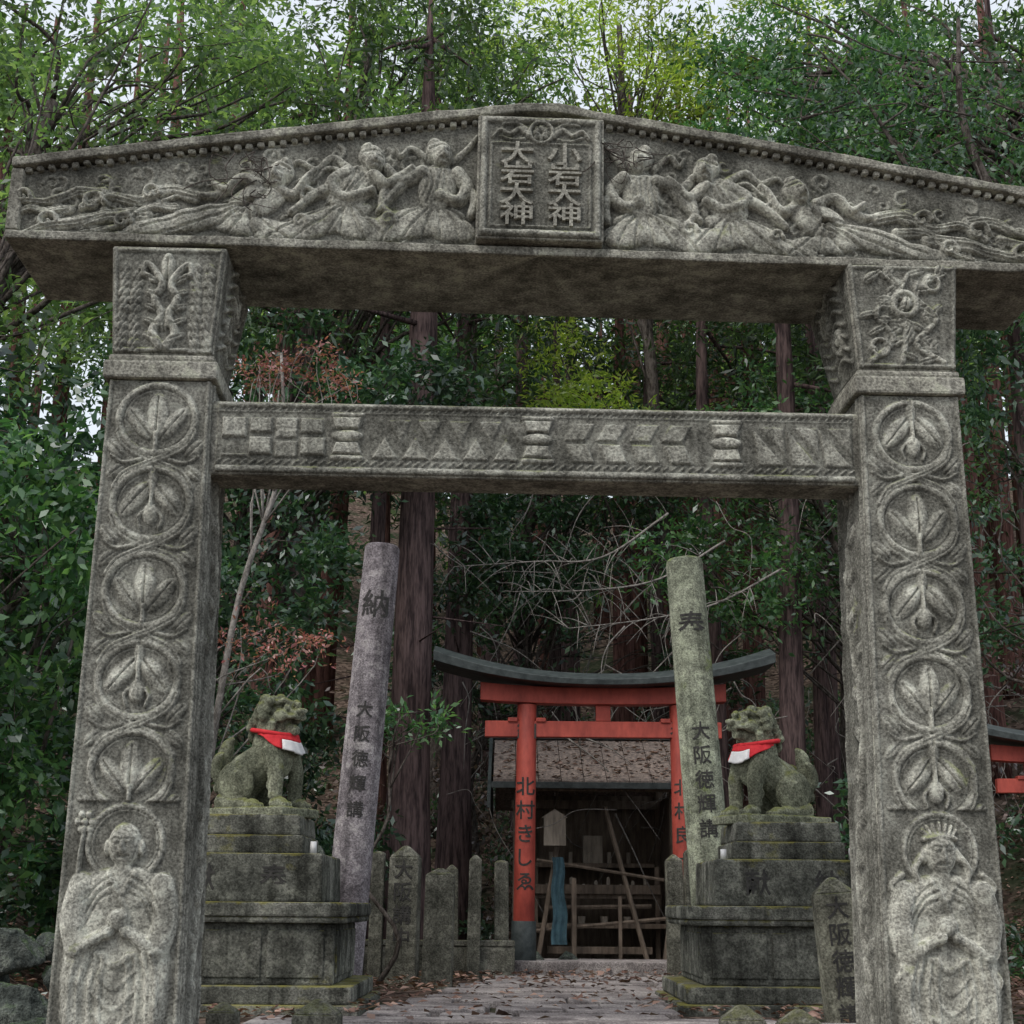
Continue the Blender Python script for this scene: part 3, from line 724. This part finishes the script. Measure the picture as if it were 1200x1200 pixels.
# ============================================================ SHED
sh=empty('wooden_shrine_shed',(.74,13.0,1.08))
b=P()
for x in (-.66,.70):
    for y in (0,1.35): b.tube([(x,y,-.05),(x,y,1.62)],[.045,.042],8)
b.box(-.72,.76,-.04,.04,1.49,1.56); b.box(-.72,.76,1.31,1.39,1.42,1.50)
b.box(-.70,.74,1.40,1.43,0,1.55)
for k in range(7): b.box(.715,.735,.02+.19*k,.19+.19*k,.05,1.5)
for k in range(4): b.box(-.70,-.68,.62+.19*k,.79+.19*k,.05,1.5)
b.box(-.55,.62,.35,1.0,.58,.62); b.box(-.6,.66,.15,.55,.33,.37); b.box(-.5,.6,.8,1.35,.86,.90)
for x in (-.5,.58): b.box(x-.02,x+.02,.36,.40,0,.86)
b.box(-.55,.6,.3,.34,.62,.70); b.box(-.4,.5,.05,.12,.12,.18)
b.build('frame_and_shelves',M_wood,sh,bevel=.004)
b=P()
for s,y0,z0 in ((1,-.30,1.53),(-1,1.75,1.42)):
    for k in range(9):
        x0=-.88+.196*k; q=random.uniform(-.01,.01)
        vs=[(x0,y0+q*3,z0+q),(x0+.19,y0+q*3,z0+q),(x0+.19,.75,2.0),(x0,.75,2.0),(x0,y0+q*3,z0+.03+q),(x0+.19,y0+q*3,z0+.03+q),(x0+.19,.75,2.03),(x0,.75,2.03)]
        b.add(vs,[(3,2,1,0),(4,5,6,7),(0,1,5,4),(1,2,6,5),(2,3,7,6),(3,0,4,7)])
b.build('roof_boards',M_roof,sh)
b=P(); b.box(-.93,.92,.68,.82,2.02,2.065)
for x in (-.93,.90):
    for y0,z0 in ((-.52,1.36),(1.79,1.39)):
        b.add([(x,y0,z0-.05),(x+.03,y0,z0-.05),(x+.03,.75,1.94),(x,.75,1.94),(x,y0,z0+.06),(x+.03,y0,z0+.06),(x+.03,.75,2.06),(x,.75,2.06)],[(3,2,1,0),(4,5,6,7),(0,1,5,4),(1,2,6,5),(2,3,7,6),(3,0,4,7)])
b.box(-.9,.9,-.325,-.30,1.49,1.545)
b.build('ridge_and_bargeboards',M_black,sh,bevel=.004)
b=P()
b.tube([(-.50,-.12,0),(-.27,.1,1.30)],[.022],6); b.tube([(.46,-.1,.0),(.10,.05,1.36)],[.022],6); b.tube([(.64,-.15,0),(.74,-.02,1.1)],[.03],6)
b.tube([(-.5,-.05,.9),(.6,-.02,.74)],[.015],6); b.tube([(-.6,-.02,.30),(.62,-.06,.42)],[.018],6); b.tube([(-.4,.1,.5),(.5,.1,.52)],[.02],6)
b.box(.55,.60,-.16,-.13,0,1.25,T=Matrix.Rotation(.14,4,'Y')); b.box(-.2,-.16,-.1,-.07,.0,.75); b.box(.2,.23,-.08,-.05,.0,.6)
b.build('leaning_poles',M_wood,sh)
b=P()
for k in range(9):
    x=-.4+.11*k; b.tube([(x,.45,.62),(x,.45,.69+.03*(k%3)),(x,.45,.71+.03*(k%3))],[.017,.017,.008],8)
for k in range(5): b.tube([(-.35+.18*k,.9,.90),(-.35+.18*k,.9,1.0)],[.02,.018],8)
b.box(-.05,.13,.9,1.1,.9,1.15)
for k in range(4): b.tube([(-.3+.2*k,.25,.37),(-.3+.2*k,.25,.43)],[.03,.035],8)
b.build('offerings',M_wood2,sh)
b=P(); b.box(-.44,-.25,-.10,-.085,1.02,1.26); b.add([(-.46,-.105,1.255),(-.23,-.105,1.255),(-.345,-.105,1.33)],[(0,1,2)]); b.build('paper_notice',M_wood2,sh)
V=[];fs=[]
for j in range(13):
    for i2 in range(9):
        V.append((-.37+.017*i2*(.7+.3*j/12)+.01*math.sin(j),-.16+.02*math.sin(i2*1.9+j*.3),.92-.060*j))
for j in range(12):
    for i2 in range(8): fs.append((j*9+i2,j*9+i2+1,j*9+i2+10,j*9+i2+9))
b=P(); b.add(V,fs); b.build('hanging_cloth',M_blue,sh,smooth=True)
b=P(); b.box(-.7,1.9,11.55,11.7,1.0,1.19); b.box(-.3,2.0,12.2,12.8,1.0,1.17); b.build('stone_threshold',M_pave,bevel=.015)

# ============================================================ STONE MARKERS
def marker(name,x,y,h,w,d=None,lx=0,z0=None,text='',mat=None,peak=.35,ts=None):
    d=d or w*.8; z0=1.03 if z0 is None else z0
    e=empty(name,(x,y,z0),(rad(random.uniform(-1.5,1.5)),rad(lx+random.uniform(-1,1)),rad(random.uniform(-6,6)))); b=P()
    b.box(-w/2,w/2,-d/2,d/2,-.15,h-w*peak,top=.94); t=.94
    b.box(-w/2*t,w/2*t,-d/2*t,d/2*t,h-w*peak-.001,h,top=.18)
    b.build('shaft',mat or M_post,e,bevel=.012)
    if text:
        ts=ts or w*.62; q=P(); 
        for i,c in enumerate(text): put_text(q,c,0,h-w*peak-ts*.62-i*ts*1.12,0,ts,y=-d/2*.985-.003)
        q.build('inscription',M_ink,e)
for a in [(-1.10,10.9,.90,.13,None,0,None,'',None,.15),(-.93,10.6,.93,.10,None,0,None,'',None,.1),(-.74,10.6,.97,.22,None,0,None,'大阪講中'),(-.46,9.9,.80,.20,None,1,None,'',None,.2),(-.26,11.2,.93,.10),(-.05,11.4,.90,.11,None,0,None,'',None,.12),(-.42,11.3,.86,.1),
          (.95+.30,11.3,.95,.13),(1.33,10.8,1.0,.15),(1.75,10.8,.9,.13),(-2.1,10.4,.9,.14),(-1.6,10.9,.95,.15),(2.4,11,.9,.15),(2.9,10.8,.95,.14)]:
    marker('stone_marker',*a)
marker('stone_marker',1.56,7.02,.71,.20,.16,-4,1.03,'大阪徳輝講中',stone('marker_stone_pale',(.12,.12,.10),(.25,.25,.20),(.39,.39,.33),moss=.3,mosscol=(.13,.16,.06)),ts=.105)
for (x,z,w) in ((-1.40,1.31,.15),(-1.18,1.20,.13),(-.80,1.215,.20),(.98,1.205,.20),(1.22,1.19,.20),(-1.75,1.2,.18),(1.75,1.2,.18)):
    marker('low_stone_post',x,6.42,z-.35,w,w*.9,0,.35,'',M_pave if x==-1.40 else M_post,.28)
b=P(); b.box(-1.1,0.05,11.25,11.33,1.0,1.30); b.box(-1.1,.05,11.24,11.34,1.302,1.345); b.build('low_stone_wall',M_post,bevel=.01)
def rock(name,x,y,z,r,seed,mat=None):
    bm=bmesh.new(); bmesh.ops.create_icosphere(bm,subdivisions=5,radius=1); rs=np.random.default_rng(seed); pl=[(Vector(rs.normal(size=3)).normalized(),rs.uniform(.5,.85)) for _ in range(20)]
    for v in bm.verts:
        for n_,d_ in pl:
            k=v.co.dot(n_)-d_
            if k>0: v.co-=n_*k*.92
        v.co*=1+.10*mn.noise(v.co*2.2+Vector((seed,0,0)))+.06*mn.noise(v.co*7+Vector((0,seed,0)))+.03*mn.noise(v.co*19)
        v.co=Vector((v.co.x*r[0],v.co.y*r[1],v.co.z*r[2]))
    me=bpy.data.meshes.new(name); bm.to_mesh(me); bm.free(); me.materials.append(mat or M_rock); me.polygons.foreach_set('use_smooth',[True]*len(me.polygons))
    ob=bpy.data.objects.new(name,me); ob.location=(x,y,z); ob.rotation_euler=(0,0,seed); link(ob)
for k,a in enumerate([(-2.34,7.0,1.36,(.20,.2,.15)),(-2.12,6.6,1.15,(.18,.2,.14)),(-2.5,7.1,1.2,(.3,.3,.2)),(-2.05,7.1,1.25,(.14,.14,.11)),(-2.0,6.4,.98,(.2,.2,.16)),(-2.25,6.7,.95,(.2,.2,.16)),(-2.2,7.3,1.38,(.12,.12,.09)),(-1.22,9.4,1.6,(.24,.2,.52)),(-1.5,9.8,1.4,(.3,.25,.4)),(1.9,9.6,1.3,(.35,.3,.35)),(2.6,9.0,1.25,(.3,.3,.28)),(.2,12.5,1.15,(.15,.12,.13)),(.5,12.6,1.15,(.12,.12,.1)),(-1.9,8.8,1.2,(.3,.3,.22))]): rock('mossy_boulder',*a,k+1)

# ============================================================ VEGETATION
def leaf_cloud(C,R,tw,per,size,flat=.55,wid=.42,up=.6,droop=.25):
    C=np.asarray(C,float); K=len(C); R=np.broadcast_to(np.asarray(R,float),(K,))
    T=K*tw; d=rng.normal(size=(T,3)); d[:,2]*=flat; d/=np.linalg.norm(d,axis=1)[:,None]
    c=np.repeat(C,tw,0); r=np.repeat(R,tw)*rng.uniform(.45,1.15,T)
    t=rng.uniform(.12,1,(T,per)); L=(r[:,None]*t)
    pos=c[:,None]+d[:,None]*L[...,None]; pos[...,2]-=droop*L*t
    sz=size*rng.uniform(.6,1.3,(T,per)); pos+=rng.normal(size=pos.shape)*size*.45
    n=T*per; pos=pos.reshape(n,3); sz=sz.reshape(n,1)
    ld=np.repeat(d,per,0)*.7+rng.normal(size=(n,3))*.55; ld/=np.linalg.norm(ld,axis=1)[:,None]
    nr=rng.normal(size=(n,3))*.55; nr[:,2]+=up; s=np.cross(nr,ld); s/=np.linalg.norm(s,axis=1)[:,None]+1e-9
    nn=np.cross(ld,s)
    V=np.empty((n,4,3)); V[:,0]=pos; V[:,1]=pos+ld*sz*.45+s*sz*wid*.5+nn*sz*.06; V[:,2]=pos+ld*sz-nn*sz*.08; V[:,3]=pos+ld*sz*.45-s*sz*wid*.5+nn*sz*.06
    return V.reshape(-1,3)
def quads(V): return np.arange(len(V)).reshape(-1,4)
def ellpts(c,r,K,shell=.35):
    d=rng.normal(size=(K,3)); d/=np.linalg.norm(d,axis=1)[:,None]; q=(shell+(1-shell)*rng.uniform(size=K))[:,None]**.7
    return np.array(c)+d*q*np.array(r)
def tree(name,base,top,r0,lobes,mat,size=.085,tw=12,per=11,crad=.55,bark=None,branch=True,flat=.55,wid=.42,bn=.6):
    bz=float(hgt(base[0],base[1]))-.1; e=empty(name,(base[0],base[1],bz)); o=np.array([base[0],base[1],bz])
    b=P(); top=np.array(top); B=np.array([0,0,0.]); Tn=top-o
    mid=[B+(Tn-B)*f+np.array([random.uniform(-.25,.25)*(1 if .1<f<.95 else 0),random.uniform(-.2,.2)*(1 if .1<f<.95 else 0),0]) for f in (0,.2,.4,.6,.8,1)]
    tr=cat(mid,4); b.tube(tr,[r0*1.35,r0,r0*.8,r0*.6,r0*.35],10)
    Cs=[]
    for (c,r,K) in lobes: Cs.append(ellpts(c,r,K))
    C=np.concatenate(Cs)
    for c in C:
        if random.random()>bn: continue
        q=c-o; i=min(len(tr)-1,max(3,int(len(tr)*min(.98,max(.15,(q[2]/max(Tn[2],.1))*.75+random.uniform(-.1,.1)))))); s=tr[i]
        m1=s*.6+q*.4+rng.normal(size=3)*.15; m1[2]+=.1; m2=s*.25+q*.75+rng.normal(size=3)*.15
        rr=max(.008,r0*.22*random.uniform(.5,1.1)); b.tube(cat([s,m1,m2,q],3),[rr,rr*.6,rr*.22],5)
    b.build('trunk_and_limbs',bark or M_bark,e,smooth=True)
    V=leaf_cloud(C,crad*rng.uniform(.7,1.25,len(C)),tw,per,size,flat,wid)-o
    mesh_np('foliage',V,quads(V),mat,e); return e
# upper canopy
tree('evergreen_tree',(-5.6,11.5),(-4.2,11.8,8.6),.15,[((-3.4,12,8.6),(2.4,1.6,1.6),78),((-4.6,11,5.6),(1.3,1.3,1.4),30)],L_top,.085,tw=13,per=12,crad=.65)
tree('evergreen_tree',(-2.6,14.6),(-1.6,14.2,11.0),.14,[((-1.5,14.2,10.2),(2.3,1.2,1.6),84),((-.8,11.9,8.0),(.9,.4,.7),22)],L_top,.085,tw=13,per=12,crad=.65)
tree('evergreen_tree',(-.9,18),(-.6,18,9.5),.17,[((-1.2,18,8.4),(2.2,1.5,1.3),44)],L_mid,.12,crad=.75)
tree('yellow_green_tree',(2.0,15.2),(1.2,14.9,11.5),.09,[((1.0,14.9,10.8),(1.6,1.0,1.6),80),((.55,14.4,6.9),(.65,.4,.7),15),((2.7,14.9,11.3),(1.0,.8,.8),22)],L_yel,.085,crad=.55,wid=.32)
tree('evergreen_tree',(6.8,12.5),(4.9,12.2,8.8),.2,[((4.0,12.2,8.3),(1.6,1.3,1.2),44),((2.9,13,8.9),(1.4,1.0,1.0),50),((3.3,14.2,10.7),(1.6,.8,.9),40)],L_mid,.08,tw=13,crad=.6)
tree('evergreen_tree',(4.2,18),(4.0,18,11),.18,[((4.9,18,11.2),(2.6,1.5,1.8),56),((3.8,18,8.0),(2.4,1.6,1.3),40)],L_top,.12,crad=.75)
# middle storey
tree('camellia_tree',(-2.9,12.8),(-2.4,13,6.3),.1,[((-2.1,12.6,5.9),(1.9,1.0,.9),60),((-2.8,12.2,4.2),(1.1,.9,.9),34),((-.9,11.7,5.7),(.8,.4,.6),20)],L_dark,.085,crad=.5)
tree('camellia_tree',(.1,15.6),(.5,15.2,6.6),.09,[((.6,15,6.0),(1.7,1.0,.7),46),((.2,14.4,4.9),(1.2,.7,.4),30)],L_dark,.085,crad=.5)
tree('camellia_tree',(3.9,14.5),(3.2,14.3,6.6),.1,[((2.9,14.3,6.0),(2.1,1.2,1.1),56),((2.2,13.4,4.7),(1.0,.7,.5),24)],L_mid,.08,crad=.5)
tree('camellia_tree',(-2.5,10.9),(-2.3,11,4.6),.06,[((-2.0,11,4.0),(.9,.8,1.0),36),((-1.9,11,2.7),(.6,.6,.5),16)],L_dark,.08,crad=.42)
tree('camellia_tree',(4.6,11.4),(4.3,11.4,6.2),.08,[((4.3,11.4,5.6),(.9,.8,1.0),22),((4.0,12.5,4.3),(.8,.8,.8),12)],L_dark,.08,crad=.45)
tree('camellia_tree',(-.4,16.5),(-.3,16.3,4.9),.07,[((-.2,16.2,4.2),(1.4,.6,.7),20),((2.9,16,4.3),(1.5,.6,.9),16)],L_dark,.09,crad=.5)
tree('broadleaf_shrub',(-3.5,8.7),(-3.2,8.7,4.0),.05,[((-3.1,8.7,3.3),(.75,.7,1.15),46),((-3.0,9.2,2.1),(.7,.6,.6),24)],L_mid,.085,crad=.38,wid=.5)
tree('broadleaf_shrub',(-4.2,10.4),(-3.9,10.4,5.2),.07,[((-3.8,10.4,4.7),(1.1,.9,1.1),46),((-3.6,10.2,3.2),(.9,.8,.9),30)],L_dark,.10,crad=.5,wid=.5)
tree('broadleaf_shrub',(-2.7,9.6),(-2.6,9.6,1.9),.03,[((-2.5,9.6,1.75),(.5,.5,.35),18)],L_dark,.085,crad=.3)
tree('broadleaf_shrub',(-1.9,11.8),(-1.8,11.8,2.1),.03,[((-1.8,11.8,2.0),(.8,.5,.4),24)],L_dark,.08,crad=.33)
tree('broadleaf_shrub',(3.4,11.8),(3.3,11.8,2.2),.03,[((3.1,11.8,2.2),(.9,.5,.5),22)],L_dark,.08,crad=.35)
tree('pink_maple',(-2.3,10.2),(-1.75,10.3,5.6),.03,[((-1.62,10.3,5.5),(.6,.4,.26),14),((-1.6,10.2,3.35),(.5,.4,.22),9)],L_pink,.042,tw=8,per=7,crad=.35,bark=M_twig,bn=1)
tree('young_sapling',(-.95,10.2),(-.75,10.1,2.95),.015,[((-.70,10.1,2.85),(.34,.2,.10),9)],L_mid,.06,tw=7,per=8,crad=.22)
# cedars
def cedar(name,x,y,r,H,zc,mat,K=46,size=.16,crown=True):
    bz=float(hgt(x,y))-.1; e=empty(name,(x,y,bz)); b=P()
    w=random.uniform(-.15,.15)
    b.tube(cat([(0,0,0),(w*.3,0,H*.3),(w,0,H*.65),(w*.5,0,H)],5),[r*1.45,r*1.05,r*.95,r*.8,r*.6,r*.1],14)
    Cs=[]
    for k in range(K):
        f=random.random(); z=zc+(H-zc)*f; R=(1-f)*1.7+.35; a=random.uniform(0,6.28); q=random.uniform(.35,1)
        p=np.array([R*q*math.cos(a),R*q*math.sin(a),z-.3*q]); Cs.append(p)
        if k%2==0: b.tube([(w*.8,0,z+.1),tuple(p*.6+np.array([0,0,z*.4+.06])),tuple(p)],[.03,.018,.008],5)
    for k in range(7):
        z=random.uniform(2.2,zc); a=random.uniform(0,6.28); l=random.uniform(.2,.9); b.tube([(w*.5,0,z),(w*.5+l*math.cos(a),l*math.sin(a),z+random.uniform(-.15,.1))],[.012,.004],4)
    b.build('trunk',mat,e,smooth=True)
    if K:
        V=leaf_cloud(np.array(Cs),.75,11,11,size,.4,.22,.4,.5); mesh_np('foliage',V,quads(V),L_con,e)
cedar('cedar_tree',-.86,12.5,.17,9.2,5.6,M_cedar,22,.12)
cedar('cedar_tree',-.56,15.0,.15,10,6.0,M_cedar,22,.12)
cedar('cedar_tree',-2.1,13.4,.085,9,5.8,M_cedar,16,.12)
cedar('cedar_tree',5.0,13.6,.12,10,6.0,M_cedar,18,.12)
for (x,y,r) in ((2.62,13.7,.12),(3.45,14.3,.10),(-1.4,14.4,.09),(2.15,14.9,.09),(4.2,14.9,.11)):
    cedar('cedar_tree',x,y,r,8.5,5.5,M_cedar,10,.12)
for (x,y,r) in ((.15,17.5,.11),(.75,18.3,.12),(1.35,17.2,.13),(1.95,19,.12),(2.9,17.4,.13),(3.6,16.6,.12),(4.5,18,.13),(-1.6,17.5,.12),(-2.9,17,.14),(-4.4,18,.13),(-.3,20,.13),(3.1,20.5,.14),(5.6,17,.14),(6.6,19,.14),(2.4,22,.13),(2.3,16.2,.08),(.5,16.4,.07),(1.75,16.6,.09),(3.3,15.6,.08)):
    cedar('cedar_tree',x,y,r,random.uniform(7.5,9.5),random.uniform(4.5,5.5),random.choice((M_cedar,M_cedar2)),11,.14)
# distant grove (one mass)
b=P(); Cs=[]
for k in range(78):
    y=random.uniform(21,46) if k<40 else random.uniform(21,30); x=random.uniform(-.48,.50)*y+.5; z=float(hgt(x,y)); H=random.uniform(9,13.5)
    if abs(x/y-.045)<.035: H*=.6
    b.tube([(x,y,z-.2),(x+random.uniform(-.2,.2),y,z+H*.5),(x,y,z+H)],[.17,.13,.04],8)
    for q in range(15):
        f=random.random(); R=(1-f)*2.1+.5; a=random.uniform(0,6.28); Cs.append((x+R*math.cos(a)*.7,y+R*math.sin(a)*.7,z+H*(.36+.64*f)))
dg_=empty('distant_trees'); b.build('trunks',M_cedar2,dg_,smooth=True)
V=leaf_cloud(np.array(Cs),1.05,9,8,.26,.5,.34); mesh_np('foliage',V,quads(V),L_top,dg_)
b=P()
def limb(pts,r0,r1,n=8): b.tube(cat(pts,6),[r0,(r0+r1)*.55,r1],n)
limb([(4.9,10,3.5),(4.4,10,5.2),(3.9,10,6.3),(3.45,10,6.5),(3.0,10,7.0),(2.3,10,6.9)],.07,.015)
limb([(4.3,10,5.4),(3.7,10.2,6.9),(3.5,10.2,7.6),(3.6,10.4,8.6)],.05,.015); limb([(3.6,10,6.45),(3.1,9.9,6.3),(2.7,9.8,6.6),(2.2,9.8,6.3)],.03,.007)
limb([(3.0,10,7.0),(2.7,10.1,7.7),(2.3,10.1,8.2)],.02,.005); limb([(4.6,10,4.5),(4.1,10,4.4),(3.7,10,3.9),(3.9,10,3.1)],.045,.02); limb([(4.8,9.8,3.9),(4.0,9.8,3.3),(3.6,9.8,3.5)],.03,.012)
for k in range(40):
    x=random.uniform(2.2,4.2); z=random.uniform(6.0,8.0); limb([(x,10,z),(x-random.uniform(-.3,.5),10.1,z+random.uniform(-.2,.4)),(x-random.uniform(-.4,.9),10.1,z+random.uniform(-.1,.7))],.010,.003,4)
b.tube([(4.95,10,1.5),(4.9,10,3.5)],[.1,.07],10)
lt=empty('gnarled_tree'); b.build('trunk_and_limbs',M_bark,lt,smooth=True)
C=ellpts((3.1,10.2,7.5),(1.2,.5,.7),34); V=leaf_cloud(C,.4,9,9,.06); mesh_np('foliage',V,quads(V),L_dark,lt)
b=P()
limb([(-4.6,9.6,2.2),(-4.3,9.6,4.6),(-3.7,9.6,6.0),(-3.2,9.6,7.0),(-2.7,9.6,8.3)],.03,.006); limb([(-4.0,9.6,5.2),(-3.5,9.5,6.1),(-2.7,9.5,6.5)],.014,.003); limb([(-3.7,9.6,6.0),(-3.5,9.6,7.2),(-3.4,9.6,8.2)],.012,.003)
for k in range(24):
    x=random.uniform(-3.9,-2.6); z=random.uniform(5.2,8); limb([(x,9.6,z),(x+random.uniform(0,.5),9.6,z+random.uniform(-.1,.3)),(x+random.uniform(.2,.9),9.6,z+random.uniform(-.1,.5))],.006,.002,4)
limb([(-3.6,9.2,1.6),(-3.3,9.2,2.6),(-3.0,9.2,3.3),(-3.1,9.2,4.3)],.035,.015); limb([(-3.3,9.2,2.6),(-2.8,9.2,3.4),(-2.6,9.2,4.2)],.02,.008); limb([(-3.2,8.9,1.6),(-2.9,8.9,2.2),(-2.7,8.9,3.2)],.022,.01)
b.build('bare_branch_tree',M_bark,smooth=True)
b=P()
for k in range(300):
    y=random.uniform(12.8,17.5); x=random.uniform(-1.0,.36*y); z=random.uniform(2.2,6.2)
    d=np.array([random.uniform(-1,1),random.uniform(-.3,.3),random.uniform(-.9,.3)]); l=random.uniform(.4,1.5)
    p=[np.array([x,y,z])+d*l*t+np.array([random.uniform(-.1,.1),0,-.35*t*t+random.uniform(-.07,.07)]) for t in (0,.33,.66,1)]
    limb(p,random.uniform(.004,.010),.002,4)
for k in range(3):
    x=1.4+.5*k; z=5.0-.25*k; p=[np.array([x,12.6,z]),np.array([x-.6,12.5,z-.35+random.uniform(-.1,.1)]),np.array([x-1.2,12.4,z-.5]),np.array([x-1.9,12.4,z-.62+random.uniform(-.1,.15)])]
    limb(p,.012,.004,5)
    Q=cat(p,8)
    for q in Q[3:]:
        for j in range(2):
            d=np.array([random.uniform(-.4,.15),random.uniform(-.2,.2),random.uniform(-.35,.3)]); limb([q,q+d*.5+np.array([0,0,.03]),q+d],.005,.0015,4)
b.build('bare_vines',M_twig,smooth=True)
C=np.stack([rng.uniform(-2,7,170),rng.uniform(14.8,20,170),np.zeros(170)],-1); C[:,2]=hgt(C[:,0],C[:,1])+rng.uniform(.1,2.6,170)*rng.uniform(0,1,170)
V=leaf_cloud(C,.45,8,8,.075,.7,.5); mesh_np('dry_undergrowth',V,quads(V),L_brown)
C=np.stack([rng.uniform(-8,8,420),rng.uniform(14.4,22,420),np.zeros(420)],-1); C[:,2]=hgt(C[:,0],C[:,1])+.15+rng.uniform(0,.7,420)**2
V=leaf_cloud(C,.42,8,8,.085,.7,.4); mesh_np('hillside_undergrowth',V,quads(V),L_dark)
C=np.concatenate([np.stack([rng.uniform(-5.5,-2.3,80),rng.uniform(7.6,13.5,80),np.zeros(80)],-1),np.stack([rng.uniform(2.6,5,40),rng.uniform(9,13.5,40),np.zeros(40)],-1)]); C[:,2]=hgt(C[:,0],C[:,1])+.1
V=leaf_cloud(C,.25,7,7,.08,.8,.4); mesh_np('bank_ground_plants',V,quads(V),L_dark)
# fallen leaves
n=17000; x=rng.uniform(-5,5.5,n); y=6.75+9.5*rng.uniform(0,1,n)**.9
onpath=(x>-.7+.75*(y-7)/5)&(x<.8+.6*(y-7)/5)&(y<12.6); keep=~onpath|(rng.uniform(size=n)<.28+.25*(y>10)); x=x[keep];y=y[keep]
z=hgt(x,y)+.03+.02*rng.uniform(size=len(x))+np.where((x>-.75)&(x<1.9)&(y<12.9),.012,0)
nr_=420; rx=rng.uniform(-.12,1.6,nr_); ry=rng.uniform(-.28,.72,nr_); rz=1.08+1.56+.012+(ry+.30)*(.47/1.05)
x=np.append(x,rx); y=np.append(y,ry+13.0); z=np.append(z,rz); n=len(x)
sz=rng.uniform(.035,.08,n)[:,None]; pos=np.stack([x,y,z],-1)
a=rng.uniform(0,6.28,n); ld=np.stack([np.cos(a),np.sin(a),rng.normal(0,.2,n)],-1); nr=rng.normal(size=(n,3))*.25; nr[:,2]+=1; s=np.cross(nr,ld); s/=np.linalg.norm(s,axis=1)[:,None]
V=np.empty((n,4,3)); V[:,0]=pos;V[:,1]=pos+ld*sz*.5+s*sz*.28+[0,0,.008];V[:,2]=pos+ld*sz;V[:,3]=pos+ld*sz*.5-s*sz*.28+[0,0,.006]
V=V.reshape(-1,3); mesh_np('fallen_leaves',V,quads(V),L_litter)

# ============================================================ LIGHT, WORLD, CAMERA
w=bpy.data.worlds.new('World'); scene.world=w; w.use_nodes=True; nt=w.node_tree; nt.nodes.clear()
sk=nt.nodes.new('ShaderNodeTexSky'); sk.sky_type='NISHITA'; sk.sun_disc=False; sk.sun_elevation=rad(48); sk.sun_rotation=rad(215); sk.dust_density=5; sk.air_density=1
haze=mix(nt,.62,sk.outputs[0],(8.2,8.6,9.0))
bg=nt.nodes.new('ShaderNodeBackground'); bg.inputs[1].default_value=.15; o=nt.nodes.new('ShaderNodeOutputWorld')
nt.links.new(haze,bg.inputs[0]); nt.links.new(bg.outputs[0],o.inputs[0])
L=bpy.data.lights.new('sun','SUN'); L.energy=1.3; L.angle=rad(20); L.color=(1,.96,.9)
so=bpy.data.objects.new('sun',L); link(so); el=rad(48); az=rad(215)
so.rotation_euler=Vector((math.sin(az)*math.cos(el),math.cos(az)*math.cos(el),math.sin(el))).to_track_quat('Z','Y').to_euler()
cam=bpy.data.cameras.new('camera'); co=bpy.data.objects.new('camera',cam); link(co); cam.sensor_width=36; cam.lens=36*1707/1200; cam.clip_end=500; cam.clip_start=.05
co.matrix_world=Matrix.Translation((0,0,1.6))@Matrix.Rotation(rad(90+15.1),4,'X')@Matrix.Rotation(rad(.5),4,'Z')
scene.camera=co
scene.view_settings.view_transform='Standard'; scene.view_settings.look='None'; scene.view_settings.exposure=0
